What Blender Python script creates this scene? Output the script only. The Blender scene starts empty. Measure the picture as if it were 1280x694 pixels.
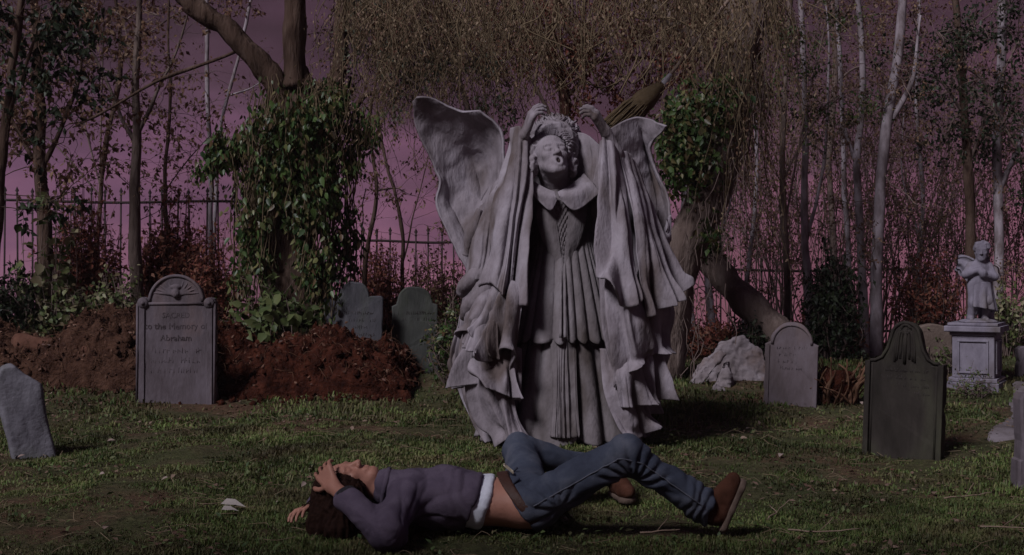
import bpy, math, random
import numpy as np
from mathutils import Vector, Matrix, Euler

# ---------------------------------------------------------------- camera, world, sun, exposure
S = bpy.context.scene
COL = S.collection
F, CAM_H, HORIZON = 1600.0, 1.15, 330.0          # focal length in photo pixels, eye height, horizon row
cam_d = bpy.data.cameras.new('camera'); cam = bpy.data.objects.new('camera', cam_d); COL.objects.link(cam)
cam.location = (0, 0, CAM_H); cam.rotation_euler = (math.pi / 2, 0, 0)
cam_d.sensor_width = 36; cam_d.lens = 36 * F / 1280; cam_d.shift_y = -17 / 1280
cam_d.clip_start = 0.05; cam_d.clip_end = 2000
S.camera = cam

W = bpy.data.worlds.new('World'); S.world = W; W.use_nodes = True
nt = W.node_tree; N = nt.nodes; L = nt.links
bg = N['Background']
tc = N.new('ShaderNodeTexCoord'); sp = N.new('ShaderNodeSeparateXYZ'); L.new(tc.outputs['Generated'], sp.inputs[0])
mp = N.new('ShaderNodeMapping'); mp.inputs['Scale'].default_value = (3.0, 3.0, 16.0); L.new(tc.outputs['Generated'], mp.inputs[0])
nz = N.new('ShaderNodeTexNoise'); nz.inputs['Scale'].default_value = 1.6; nz.inputs['Detail'].default_value = 5; L.new(mp.outputs[0], nz.inputs['Vector'])
ma = N.new('ShaderNodeMath'); ma.operation = 'MULTIPLY_ADD'; ma.inputs[1].default_value = 0.26; ma.inputs[2].default_value = -0.13
L.new(nz.outputs['Fac'], ma.inputs[0])
mb = N.new('ShaderNodeMath'); mb.operation = 'ADD'; L.new(sp.outputs['Z'], mb.inputs[0]); L.new(ma.outputs[0], mb.inputs[1])
def ramp(nodes, stops):
    r = nodes.new('ShaderNodeValToRGB'); e = r.color_ramp.elements
    e[0].position, e[0].color = stops[0][0], (*stops[0][1], 1)
    e[1].position, e[1].color = stops[-1][0], (*stops[-1][1], 1)
    for p, c in stops[1:-1]:
        x = e.new(p); x.color = (*c, 1)
    return r
def zmap(z): return (z + 0.1) / 1.1
mr = N.new('ShaderNodeMapRange'); mr.inputs['From Min'].default_value = -0.1; mr.inputs['From Max'].default_value = 1.0
L.new(mb.outputs[0], mr.inputs['Value'])
rl = ramp(N, [(0.0, (.190, .085, .120)), (zmap(0.0), (.180, .084, .135)), (zmap(.06), (.128, .063, .110)), (zmap(.12), (.078, .042, .066)), (zmap(.19), (.048, .027, .038)), (zmap(.5), (.050, .034, .058)), (1.0, (.050, .040, .072))])
rr = ramp(N, [(0.0, (.205, .078, .100)), (zmap(0.0), (.190, .075, .110)), (zmap(.06), (.125, .055, .085)), (zmap(.12), (.070, .035, .052)), (zmap(.19), (.044, .024, .035)), (zmap(.5), (.050, .034, .058)), (1.0, (.050, .040, .072))])
L.new(mr.outputs[0], rl.inputs[0]); L.new(mr.outputs[0], rr.inputs[0])
mx = N.new('ShaderNodeMapRange'); mx.inputs['From Min'].default_value = -.35; mx.inputs['From Max'].default_value = .3
L.new(sp.outputs['X'], mx.inputs['Value'])
mix = N.new('ShaderNodeMix'); mix.data_type = 'RGBA'
L.new(mx.outputs[0], mix.inputs[0]); L.new(rl.outputs[0], mix.inputs[6]); L.new(rr.outputs[0], mix.inputs[7])
n2 = N.new('ShaderNodeTexNoise'); n2.inputs['Scale'].default_value = 7; n2.inputs['Detail'].default_value = 6; L.new(tc.outputs['Generated'], n2.inputs['Vector'])
m2 = N.new('ShaderNodeMapRange'); m2.inputs['From Min'].default_value = .3; m2.inputs['From Max'].default_value = .7; m2.inputs['To Min'].default_value = .58; m2.inputs['To Max'].default_value = 1.40; L.new(n2.outputs['Fac'], m2.inputs['Value'])
vm = N.new('ShaderNodeVectorMath'); vm.operation = 'SCALE'; L.new(mix.outputs[2], vm.inputs[0]); L.new(m2.outputs[0], vm.inputs['Scale'])
L.new(vm.outputs[0], bg.inputs['Color']); bg.inputs['Strength'].default_value = 1.0

sun_d = bpy.data.lights.new('sun', 'SUN'); sun = bpy.data.objects.new('sun', sun_d); COL.objects.link(sun)
SUN_FROM = Vector((-0.47, -0.56, 0.69)).normalized()
sun.rotation_euler = SUN_FROM.to_track_quat('Z', 'Y').to_euler(); sun.location = (-8, -4, 12)
sun_d.energy = 3.0; sun_d.angle = math.radians(14.0); sun_d.color = (.97, .93, 1.0)
S.view_settings.view_transform = 'Standard'; S.view_settings.look = 'None'
S.view_settings.exposure = 0.0; S.view_settings.gamma = 1.0; S.view_settings.use_curve_mapping = False

# ---------------------------------------------------------------- numeric helpers
def P(px, py, Y): return np.array([(px - 640) * Y / F, Y, CAM_H - (py - HORIZON) * Y / F])
def smooth(a, b, x): t = np.clip((x - a) / (b - a), 0, 1); return t * t * (3 - 2 * t)
def vnoise(p, seed=0):
    p = np.asarray(p, dtype=np.float64)
    i = np.floor(p).astype(np.int64); f = p - i; u = f * f * (3 - 2 * f)
    def hsh(x, y, z):
        n = (x * 374761393 + y * 668265263 + z * 2147483647 + seed * 974711) & 0xffffffff
        n = ((n ^ (n >> 13)) * 1274126177) & 0xffffffff
        n = ((n ^ (n >> 16)) * 2246822519) & 0xffffffff
        return ((n ^ (n >> 15)) & 0xffff) / 32767.5 - 1
    r = 0
    for a in (0, 1):
        for b in (0, 1):
            for c in (0, 1):
                w = (u[..., 0] if a else 1 - u[..., 0]) * (u[..., 1] if b else 1 - u[..., 1]) * (u[..., 2] if c else 1 - u[..., 2])
                r = r + w * hsh(i[..., 0] + a, i[..., 1] + b, i[..., 2] + c)
    return r
def fbm(p, octv=3, seed=0):
    p = np.asarray(p, float); r = 0; a = 1.0
    for o in range(octv):
        r = r + a * vnoise(p * 2 ** o, seed + o * 7); a *= .5
    return r
def v3(x, y, z=0): return np.stack(np.broadcast_arrays(x, y, z), -1)
def nrmz(a): return a / np.maximum(np.linalg.norm(a, axis=-1, keepdims=True), 1e-9)

def mesh_np(name, V, Fs, smooth_sh=True):
    V = np.asarray(V, np.float32).reshape(-1, 3)
    if isinstance(Fs, np.ndarray): Fs = [Fs]
    Fs = [np.asarray(f, np.int32) for f in Fs if len(f)]
    me = bpy.data.meshes.new(name)
    tot = np.concatenate([np.full(len(f), f.shape[1], np.int32) for f in Fs]); lp = np.concatenate([f.ravel() for f in Fs])
    st = np.concatenate([[0], np.cumsum(tot)[:-1]]).astype(np.int32)
    me.vertices.add(len(V)); me.vertices.foreach_set('co', V.ravel())
    me.loops.add(len(lp)); me.loops.foreach_set('vertex_index', lp)
    me.polygons.add(len(tot)); me.polygons.foreach_set('loop_start', st); me.polygons.foreach_set('loop_total', tot)
    me.polygons.foreach_set('use_smooth', np.full(len(tot), bool(smooth_sh)))
    me.update(calc_edges=True)
    return me
def join(parts):
    V, Q, T, o = [], [], [], 0
    for v, f in parts:
        v = np.asarray(v).reshape(-1, 3)
        for g in (f if isinstance(f, list) else [f]):
            g = np.asarray(g)
            if len(g) == 0: continue
            (Q if g.shape[1] == 4 else T).append(g + o)
        V.append(v); o += len(v)
    out = []
    if Q: out.append(np.concatenate(Q))
    if T: out.append(np.concatenate(T))
    return np.concatenate(V), out
def vnormals(V, Fs):
    n = np.zeros_like(V)
    for f in (Fs if isinstance(Fs, list) else [Fs]):
        fn = np.cross(V[f[:, 1]] - V[f[:, 0]], V[f[:, -1]] - V[f[:, 0]])
        for k in range(f.shape[1]): np.add.at(n, f[:, k], fn)
    return nrmz(n)

# ---------------------------------------------------------------- things, parts, labels
def thing(name, label, cat, loc=(0, 0, 0), group=None):
    o = bpy.data.objects.new(name, None); COL.objects.link(o); o.location = [float(c) for c in loc]
    o.empty_display_size = .1
    o['label'] = label; o['category'] = cat
    if group: o['group'] = group
    return o
def abspos(o):
    p = np.array(o.location[:], float)
    while o.parent: o = o.parent; p += np.array(o.location[:])
    return p
def part(root, name, VF, mat, kind=None, label=None, smooth_sh=True, at=None):
    """one mesh part; VF in world coordinates; its origin is put at `at` (default the root's base)"""
    V, Fs = VF
    o0 = abspos(root) if at is None else np.asarray(at, float)
    me = mesh_np(name, np.asarray(V).reshape(-1, 3) - o0, Fs, smooth_sh)
    me.materials.append(mat)
    o = bpy.data.objects.new(name, me); COL.objects.link(o); o.parent = root
    o.location = o0 - abspos(root)
    if kind: o['kind'] = kind
    if label: o['label'] = label
    return o
def single(name, VF, mat, label, cat, group=None, at=None, smooth_sh=True):
    V, Fs = VF; V = np.asarray(V).reshape(-1, 3)
    o0 = np.array([V[:, 0].mean(), V[:, 1].mean(), V[:, 2].min()]) if at is None else np.asarray(at, float)
    me = mesh_np(name, V - o0, Fs, smooth_sh); me.materials.append(mat)
    o = bpy.data.objects.new(name, me); COL.objects.link(o); o.location = o0
    o['label'] = label; o['category'] = cat
    if group: o['group'] = group
    return o
def setting(name, VF, mat, kind='structure', smooth_sh=True):
    me = mesh_np(name, VF[0], VF[1], smooth_sh); me.materials.append(mat)
    o = bpy.data.objects.new(name, me); COL.objects.link(o); o['kind'] = kind
    return o

# ---------------------------------------------------------------- materials
def new_mat(name):
    m = bpy.data.materials.new(name); m.use_nodes = True
    return m, m.node_tree.nodes, m.node_tree.links, m.node_tree.nodes['Principled BSDF']
def M(name, stops, scale=6, rough=.85, bump=.3, bscale=None, spec=.15, stretch=(1, 1, 1), detail=6, dist=.01, stains=None):
    """noise-coloured matte surface; stops = colour ramp over noise; stains = (colour, scale, amount)"""
    m, N, L, b = new_mat(name)
    tc = N.new('ShaderNodeTexCoord'); mp = N.new('ShaderNodeMapping'); mp.inputs['Scale'].default_value = stretch
    L.new(tc.outputs['Object'], mp.inputs[0])
    n1 = N.new('ShaderNodeTexNoise'); n1.inputs['Scale'].default_value = scale; n1.inputs['Detail'].default_value = detail; n1.inputs['Roughness'].default_value = .65
    L.new(mp.outputs[0], n1.inputs['Vector'])
    k = len(stops); r = ramp(N, [(.3 + .4 * i / max(1, k - 1), c) for i, c in enumerate(stops)])
    L.new(n1.outputs['Fac'], r.inputs[0]); col = r.outputs[0]
    if stains:
        sc, ss, sa = stains
        n3 = N.new('ShaderNodeTexNoise'); n3.inputs['Scale'].default_value = ss; n3.inputs['Detail'].default_value = 7; L.new(mp.outputs[0], n3.inputs['Vector'])
        rm = N.new('ShaderNodeMapRange'); rm.inputs['From Min'].default_value = .5; rm.inputs['From Max'].default_value = .66; rm.inputs['To Max'].default_value = sa
        L.new(n3.outputs['Fac'], rm.inputs['Value'])
        mi = N.new('ShaderNodeMix'); mi.data_type = 'RGBA'; L.new(rm.outputs[0], mi.inputs[0]); L.new(col, mi.inputs[6]); mi.inputs[7].default_value = (*sc, 1); col = mi.outputs[2]
    L.new(col, b.inputs['Base Color'])
    b.inputs['Roughness'].default_value = rough; b.inputs['Specular IOR Level'].default_value = spec
    if bump:
        n2 = N.new('ShaderNodeTexNoise'); n2.inputs['Scale'].default_value = bscale or scale * 6; n2.inputs['Detail'].default_value = 5
        L.new(mp.outputs[0], n2.inputs['Vector'])
        bp = N.new('ShaderNodeBump'); bp.inputs['Strength'].default_value = bump; bp.inputs['Distance'].default_value = dist
        L.new(n2.outputs['Fac'], bp.inputs['Height']); L.new(bp.outputs[0], b.inputs['Normal'])
    return m
def leaf_mat(name, cols, trans=.25, rough=.6):
    m, N, L, b = new_mat(name)
    g = N.new('ShaderNodeNewGeometry'); oi = N.new('ShaderNodeObjectInfo')
    ad = N.new('ShaderNodeMath'); ad.operation = 'ADD'; L.new(g.outputs['Random Per Island'], ad.inputs[0]); L.new(oi.outputs['Random'], ad.inputs[1])
    fr = N.new('ShaderNodeMath'); fr.operation = 'FRACT'; L.new(ad.outputs[0], fr.inputs[0])
    k = len(cols); r = ramp(N, [(i / max(1, k - 1), c) for i, c in enumerate(cols)])
    L.new(fr.outputs[0], r.inputs[0]); L.new(r.outputs[0], b.inputs['Base Color'])
    b.inputs['Roughness'].default_value = rough; b.inputs['Specular IOR Level'].default_value = .25
    t = N.new('ShaderNodeBsdfTranslucent'); L.new(r.outputs[0], t.inputs['Color'])
    mx = N.new('ShaderNodeMixShader'); mx.inputs[0].default_value = trans
    L.new(b.outputs[0], mx.inputs[1]); L.new(t.outputs[0], mx.inputs[2]); L.new(mx.outputs[0], N['Material Output'].inputs['Surface'])
    return m

# ---------------------------------------------------------------- geometry: tubes, leaves, sheets, loft
def crs(pts, m):
    """Catmull-Rom through pts (n,...) sampled at m points"""
    p = np.asarray(pts, float); n = len(p)
    if n == 2: t = np.linspace(0, 1, m).reshape((-1,) + (1,) * (p.ndim - 1)); return p[0] + (p[1] - p[0]) * t
    t = np.linspace(0, n - 1, m); i = np.clip(t.astype(int), 0, n - 2); f = (t - i).reshape((-1,) + (1,) * (p.ndim - 1))
    q = np.concatenate([[2 * p[0] - p[1]], p, [2 * p[-1] - p[-2]]])
    a, b, c, d = q[i], q[i + 1], q[i + 2], q[i + 3]
    return .5 * (2 * b + (c - a) * f + (2 * a - 5 * b + 4 * c - d) * f ** 2 + (3 * b - a - 3 * c + d) * f ** 3)
def tube(pts, rad, sides=6, cap=True):
    p = np.asarray(pts, float); n = len(p); r = np.broadcast_to(np.asarray(rad, float), (n,))
    t = nrmz(np.gradient(p, axis=0))
    ref = np.array([0, 0, 1.]) if abs(t[:, 2]).mean() < .8 else np.array([1., 0, 0])
    u = nrmz(np.cross(t, ref)); w = np.cross(t, u)
    a = np.arange(sides) * 2 * math.pi / sides
    V = p[:, None] + r[:, None, None] * (u[:, None] * np.cos(a)[None, :, None] + w[:, None] * np.sin(a)[None, :, None])
    V = V.reshape(-1, 3)
    i = np.arange(n - 1)[:, None] * sides; j = np.arange(sides)[None]; k = (j + 1) % sides
    Q = np.stack([i + j, i + k, i + sides + k, i + sides + j], -1).reshape(-1, 4)
    if not cap: return V, [Q]
    V = np.concatenate([V, p[:1], p[-1:]]); c0, c1 = n * sides, n * sides + 1
    j = np.arange(sides); k = (j + 1) % sides
    T = np.concatenate([np.stack([np.full(sides, c0), k, j], -1), np.stack([np.full(sides, c1), (n - 1) * sides + j, (n - 1) * sides + k], -1)])
    return V, [Q, T]
def rough_up(VF, amp, scale, stretch=(1, 1, 1), octv=3, seed=0, ridged=False):
    V, Fs = VF; V = np.asarray(V, float); n = vnormals(V, Fs)
    f = fbm(V * np.array(stretch) * scale, octv, seed)
    if ridged: f = .6 - abs(f) * 1.4
    return V + n * (amp * f)[:, None], Fs
def leaf_geo(pos, axis, nrm, Ln, Wd, big=False, fold=.12, droop=0):
    pos, axis = np.asarray(pos, float), nrmz(np.asarray(axis, float))
    side = nrmz(np.cross(axis, nrm)); nn = np.cross(side, axis)
    Ln = np.broadcast_to(Ln, (len(pos),))[:, None]; Wd = np.broadcast_to(Wd, (len(pos),))[:, None]
    n = len(pos); b = np.arange(n)
    if not big:
        V = np.stack([pos, pos + axis * Ln * .4 + side * Wd * .5 + nn * Wd * fold, pos + axis * Ln - nn * Ln * droop, pos + axis * Ln * .4 - side * Wd * .5 + nn * Wd * fold], 1).reshape(-1, 3)
        return V, [np.concatenate([np.stack([b * 4, b * 4 + 1, b * 4 + 2], -1), np.stack([b * 4, b * 4 + 2, b * 4 + 3], -1)])]
    rows = []
    for t, w, d in ((0, 0, 0), (.22, .46, .02), (.55, .42, .05), (1, 0, .2)):
        c = pos + axis * Ln * t - nn * Ln * (d * (.4 + droop))
        if w == 0: rows.append(c)
        else: rows += [c + side * Wd * w + nn * Wd * fold, c, c - side * Wd * w + nn * Wd * fold]
    V = np.stack(rows, 1).reshape(-1, 3); o = b[:, None] * 8
    T = np.concatenate([o + np.array(x) for x in ((0, 1, 2), (0, 2, 3), (4, 7, 5), (5, 7, 6))])
    Q = np.concatenate([o + np.array(x) for x in ((1, 4, 5, 2), (2, 5, 6, 3))])
    return V, [Q, T]
def rand_leaves(rng, pos, size, hang=.5, ratio=.55, big=False, var=.35, out=None):
    """leaves at pos with random facing; hang 0..1 pulls the leaf axis downwards; out = centre they face away from"""
    n = len(pos); ax = nrmz(rng.normal(size=(n, 3))); ax = nrmz(ax * (1 - hang) + np.array([0, 0, -1.]) * hang)
    nr = nrmz(rng.normal(size=(n, 3)))
    if out is not None: nr = nrmz(nr * .6 + nrmz(pos - np.asarray(out)))
    ln = size * (1 + var * rng.uniform(-1, 1, n))
    return leaf_geo(pos, ax, nr, ln, ln * ratio, big, droop=.15)
def grid_shell(G, t):
    """closed shell of thickness t from a grid (nu,nv,3)"""
    nu, nv = G.shape[:2]; idx = np.arange(nu * nv).reshape(nu, nv)
    Q = np.stack([idx[:-1, :-1], idx[1:, :-1], idx[1:, 1:], idx[:-1, 1:]], -1).reshape(-1, 4)
    V = G.reshape(-1, 3); n = vnormals(V, Q)
    if n[:, 1].mean() > 0: Q = Q[:, ::-1]; n = -n
    B = V - n * t; o = nu * nv
    rim = np.concatenate([idx[:, 0], idx[-1, 1:], idx[-2::-1, -1], idx[0, -2:0:-1]])
    r2 = np.roll(rim, -1); R = np.stack([rim, r2, r2 + o, rim + o], -1)
    return np.concatenate([V, B]), [np.concatenate([Q, Q[:, ::-1] + o, R])]
def sheet(ribs, nu, nv, fold=None, Y0=0.0, thick=.014, bump=.006, seed=1):
    """cloth through vertical ribs given as (px, py, depth offset)"""
    R = np.stack([crs([P(a, b, Y0 + c) for a, b, c in rib], nv) for rib in ribs])
    G = crs(R, nu)
    U, Vv = np.meshgrid(np.linspace(0, 1, nu), np.linspace(0, 1, nv), indexing='ij')
    du = np.gradient(G, axis=0); dv = np.gradient(G, axis=1); n = nrmz(np.cross(du, dv))
    n = np.where(n[..., 1:2] > 0, -n, n) if False else (n if n[..., 1].mean() < 0 else -n)
    d = bump * fbm(G * 9, 2, seed)
    if fold is not None: d = d + fold(U, Vv) * (.2 + .8 * smooth(0, .09, U) * smooth(1, .91, U))
    return grid_shell(G + n * d[..., None], thick)
def ring_surf(rows, nth, disp=None, close=True, cap_top=False):
    """lofted rings: rows = list of (cx, cy, z, rx, ry)"""
    R = np.asarray(rows, float); n = len(R); th = np.linspace(0, 2 * math.pi, nth, endpoint=False)
    V = np.stack([R[:, None, 0] + R[:, None, 3] * np.cos(th), R[:, None, 1] + R[:, None, 4] * np.sin(th), np.broadcast_to(R[:, None, 2], (n, nth))], -1)
    if disp is not None: V = disp(V, th, np.linspace(0, 1, n))
    V = V.reshape(-1, 3); i = np.arange(n - 1)[:, None] * nth; j = np.arange(nth)[None]; k = (j + 1) % nth
    Q = np.stack([i + j, i + k, i + nth + k, i + nth + j], -1).reshape(-1, 4)
    if R[0, 2] > R[-1, 2]: Q = Q[:, ::-1]
    return V, [Q]
def boxg(lo, hi):
    x0, y0, z0 = lo; x1, y1, z1 = hi
    V = np.array([[x, y, z] for z in (z0, z1) for y in (y0, y1) for x in (x0, x1)], float)
    return V, [np.array([[0, 2, 3, 1], [4, 5, 7, 6], [0, 1, 5, 4], [2, 6, 7, 3], [1, 3, 7, 5], [0, 4, 6, 2]])]
def extrude(outline, y0, y1, bev=.008):
    """outline (x,z) counter-clockwise seen from the front; front at y0 with a bevelled edge, back at y1"""
    o = np.asarray(outline, float); n = len(o)
    e = nrmz(np.roll(o, -1, 0) - np.roll(o, 1, 0)); inn = np.stack([-e[:, 1], e[:, 0]], -1)
    rings = []
    for y, s in ((y0, bev), (y0 + bev * .35, bev * .35), (y0 + bev, 0), (y1 - bev, 0), (y1, bev)):
        q = o + inn * s; rings.append(np.stack([q[:, 0], np.full(n, y), q[:, 1]], -1))
    V = np.concatenate(rings); Fs = []
    j = np.arange(n); k = (j + 1) % n; qs = []
    for r in range(4): qs.append(np.stack([r * n + j, (r + 1) * n + j, (r + 1) * n + k, r * n + k], -1))
    fr = np.arange(n)[None]; bk = (4 * n + np.arange(n)[::-1])[None]
    return V, [np.concatenate(qs), fr, bk]
def rotz(VF, c, a, tilt=0, tilt_y=0):
    V, Fs = VF; c = np.asarray(c, float)
    Rm = np.array((Matrix.Rotation(a, 3, 'Z') @ Matrix.Rotation(tilt_y, 3, 'Y') @ Matrix.Rotation(tilt, 3, 'X')))
    return (np.asarray(V) - c) @ Rm.T + c, Fs

# ---------------------------------------------------------------- signed-distance modelling + surface nets
class Field:
    def __init__(s, lo, hi, h):
        s.lo = np.asarray(lo, float); s.h = h; s.n = np.ceil((np.asarray(hi) - s.lo) / h).astype(int) + 1
        s.d = np.full(s.n, .5, np.float32); s.ax = [(s.lo[i] + h * np.arange(s.n[i])).astype(np.float32) for i in range(3)]
        s.T = Matrix.Identity(4)
    def _tp(s, a): return np.array((s.T @ Vector([float(c) for c in a]))[:], np.float32)
    def _sc(s): return s.T.to_scale()[0]
    def _sub(s, lo, hi):
        a = np.clip(np.floor((lo - s.lo) / s.h).astype(int), 0, s.n); b = np.clip(np.ceil((hi - s.lo) / s.h).astype(int) + 1, 0, s.n)
        sl = tuple(slice(a[i], b[i]) for i in range(3))
        return sl, s.ax[0][sl[0]][:, None, None], s.ax[1][sl[1]][None, :, None], s.ax[2][sl[2]][None, None, :]
    def _comb(s, sl, d, k, op):
        c = s.d[sl]
        if op == 'u':
            h = np.clip(.5 + .5 * (c - d) / k, 0, 1); s.d[sl] = c * (1 - h) + d * h - k * h * (1 - h)
        elif op == 's':
            h = np.clip(.5 - .5 * (c + d) / k, 0, 1); s.d[sl] = c * (1 - h) - d * h + k * h * (1 - h)
    def cap(s, a, b, ra, rb=None, k=.02, op='u'):
        q = s._sc(); a, b = s._tp(a), s._tp(b); ra = ra * q; rb = ra if rb is None else rb * q; k = k * q
        m = max(ra, rb) + k + 2 * s.h
        sl, X, Y, Z = s._sub(np.minimum(a, b) - m, np.maximum(a, b) + m)
        if 0 in s.d[sl].shape: return
        ab = b - a; l2 = float(ab @ ab) + 1e-12
        t = np.clip(((X - a[0]) * ab[0] + (Y - a[1]) * ab[1] + (Z - a[2]) * ab[2]) / l2, 0, 1)
        d = np.sqrt((X - a[0] - t * ab[0]) ** 2 + (Y - a[1] - t * ab[1]) ** 2 + (Z - a[2] - t * ab[2]) ** 2) - (ra + (rb - ra) * t)
        s._comb(sl, d, k, op)
    def chain(s, pts, rads, k=.02):
        for i in range(len(pts) - 1): s.cap(pts[i], pts[i + 1], rads[i], rads[i + 1], k)
    def ell(s, c, r, R=None, k=.02, op='u'):
        q = s._sc(); c = s._tp(c); r = np.asarray(r, np.float32) * q; k = k * q
        Rm = s.T.to_3x3().normalized()
        if R is not None: Rm = Rm @ R
        A = np.array(Rm, np.float32); m = r.max() + k + 2 * s.h
        sl, X, Y, Z = s._sub(c - m, c + m)
        if 0 in s.d[sl].shape: return
        X, Y, Z = X - c[0], Y - c[1], Z - c[2]
        q0 = X * A[0, 0] + Y * A[1, 0] + Z * A[2, 0]; q1 = X * A[0, 1] + Y * A[1, 1] + Z * A[2, 1]; q2 = X * A[0, 2] + Y * A[1, 2] + Z * A[2, 2]
        k0 = np.sqrt((q0 / r[0]) ** 2 + (q1 / r[1]) ** 2 + (q2 / r[2]) ** 2); k1 = np.sqrt((q0 / r[0] ** 2) ** 2 + (q1 / r[1] ** 2) ** 2 + (q2 / r[2] ** 2) ** 2) + 1e-6
        s._comb(sl, k0 * (k0 - 1) / k1, k, op)
    def box(s, c, hf, R=None, rad=.01, k=.01, op='u'):
        q = s._sc(); c = s._tp(c); hf = np.asarray(hf, np.float32) * q; rad *= q; k *= q
        Rm = s.T.to_3x3().normalized()
        if R is not None: Rm = Rm @ R
        A = np.array(Rm, np.float32); m = float(np.linalg.norm(hf)) + k + 2 * s.h
        sl, X, Y, Z = s._sub(c - m, c + m)
        if 0 in s.d[sl].shape: return
        X, Y, Z = X - c[0], Y - c[1], Z - c[2]
        q0 = abs(X * A[0, 0] + Y * A[1, 0] + Z * A[2, 0]) - hf[0] + rad; q1 = abs(X * A[0, 1] + Y * A[1, 1] + Z * A[2, 1]) - hf[1] + rad; q2 = abs(X * A[0, 2] + Y * A[1, 2] + Z * A[2, 2]) - hf[2] + rad
        d = np.sqrt(np.maximum(q0, 0) ** 2 + np.maximum(q1, 0) ** 2 + np.maximum(q2, 0) ** 2) + np.minimum(np.maximum(np.maximum(q0, q1), q2), 0) - rad
        s._comb(sl, d, k, op)
    def half(s, p, n, k=.01):
        """cut away everything on the side that n points to"""
        n = np.asarray(n, float); n = n / np.linalg.norm(n)
        d = (s.ax[0][:, None, None] - p[0]) * n[0] + (s.ax[1][None, :, None] - p[1]) * n[1] + (s.ax[2][None, None, :] - p[2]) * n[2]
        s.d = np.maximum(s.d, d.astype(np.float32))
    def mesh(s):
        d = s.d; sg = d < 0; c = np.zeros([x - 1 for x in d.shape], np.int8)
        off = np.array([[i, j, k] for i in (0, 1) for j in (0, 1) for k in (0, 1)])
        sh = [x - 1 for x in d.shape]
        for o in off: c += sg[o[0]:o[0] + sh[0], o[1]:o[1] + sh[1], o[2]:o[2] + sh[2]]
        act = (c > 0) & (c < 8); idx = np.full(act.shape, -1, np.int32); I = np.argwhere(act); idx[act] = np.arange(len(I))
        val = [d[I[:, 0] + o[0], I[:, 1] + o[1], I[:, 2] + o[2]] for o in off]
        acc = np.zeros((len(I), 3)); cnt = np.zeros(len(I))
        for a in range(8):
            for b in range(a + 1, 8):
                if abs(off[a] - off[b]).sum() != 1: continue
                m = (val[a] < 0) != (val[b] < 0); t = np.where(m, val[a] / np.where(m, val[a] - val[b], 1), 0)
                acc += np.where(m[:, None], off[a] + t[:, None] * (off[b] - off[a]), 0); cnt += m
        V = s.lo + s.h * (I + acc / cnt[:, None]); Q = []
        for ax in range(3):
            u, w = (ax + 1) % 3, (ax + 2) % 3
            A = [slice(None)] * 3; B = [slice(None)] * 3; A[ax] = slice(0, -1); B[ax] = slice(1, None)
            E = np.argwhere(sg[tuple(A)] != sg[tuple(B)]); E = E[(E[:, u] > 0) & (E[:, w] > 0) & (E[:, u] < sh[u]) & (E[:, w] < sh[w])]
            ins = sg[E[:, 0], E[:, 1], E[:, 2]]
            cs = []
            for du, dw in ((-1, -1), (0, -1), (0, 0), (-1, 0)):
                e = E.copy(); e[:, u] += du; e[:, w] += dw; cs.append(idx[e[:, 0], e[:, 1], e[:, 2]])
            q = np.stack(cs, -1); q[~ins] = q[~ins][:, ::-1]; Q.append(q)
        return V, [np.concatenate(Q)]
def relax(VF, it=2, lam=.5):
    V, Fs = VF; V = V.copy()
    for _ in range(it):
        a = np.zeros_like(V); c = np.zeros(len(V))
        for f in Fs:
            m = V[f].mean(1)
            for k in range(f.shape[1]): np.add.at(a, f[:, k], m); np.add.at(c, f[:, k], 1)
        V = V + lam * (a / c[:, None] - V)
    return V, Fs
def head_sdf(f, open_mouth=False, ears=True, neck=True, child=False):
    """a head of height 1, crown +z, face towards -y, added to field f under f.T"""
    f.ell((0, .05, .16), (.33, .41, .35), k=.05)
    jw = .84 if open_mouth else 1.0
    f.ell((0, -.12, -.12), (.265 * jw, .25, .36), k=.1)
    f.ell((0, -.26, -.40), (.115, .10, .09), k=.1)
    for s in (-1, 1):
        f.cap((s * .23 * jw, .0, -.16), (s * .08, -.26, -.40), .07, .06, k=.1)
        f.ell((s * .175 * jw, -.235, -.06), (.10, .09, .085), k=.08)
    f.cap((-.17, -.315, .105), (.17, -.315, .105), .05, k=.07)
    for s in (-1, 1):
        f.ell((s * .135, -.385, .03), (.085, .075, .055), k=.05, op='s')
    f.cap((0, -.34, .06), (0, -.45, -.12), .036, .052, k=.05)
    for s in (-1, 1):
        f.ell((s * .052, -.40, -.135), (.042, .05, .036), k=.03)
        f.ell((s * .135, -.30, .02), (.072, .066, .062), k=.012)
        f.cap((s * .065, -.345, .045), (s * .20, -.31, .045), .02, k=.02)
    if open_mouth:
        f.ell((0, -.33, -.27), (.115, .07, .11), k=.06)
        f.ell((0, -.40, -.275), (.058, .16, .074), k=.02, op='s')
        for a in range(10):
            b0, b1 = a * math.pi / 5, (a + 1) * math.pi / 5
            f.cap((.070 * math.cos(b0), -.368, -.275 + .086 * math.sin(b0)), (.070 * math.cos(b1), -.368, -.275 + .086 * math.sin(b1)), .022, k=.03)
        f.cap((-.05, -.31, -.205), (.05, -.31, -.205), .02, k=.01)
    else:
        f.cap((-.085, -.335, -.245), (.085, -.335, -.245), .03, k=.03); f.cap((-.06, -.345, -.285), (.06, -.345, -.285), .034, k=.03)
        f.cap((-.08, -.385, -.264), (.08, -.385, -.264), .008, k=.012, op='s')
    if ears:
        for s in (-1, 1):
            f.ell((s * .335, .06, -.01), (.035, .075, .11), k=.03); f.ell((s * .37, .045, .0), (.02, .04, .06), k=.02, op='s')
    if neck: f.cap((0, .08, -.25), (0, .15, -.8), .22, .25, k=.1)
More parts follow.
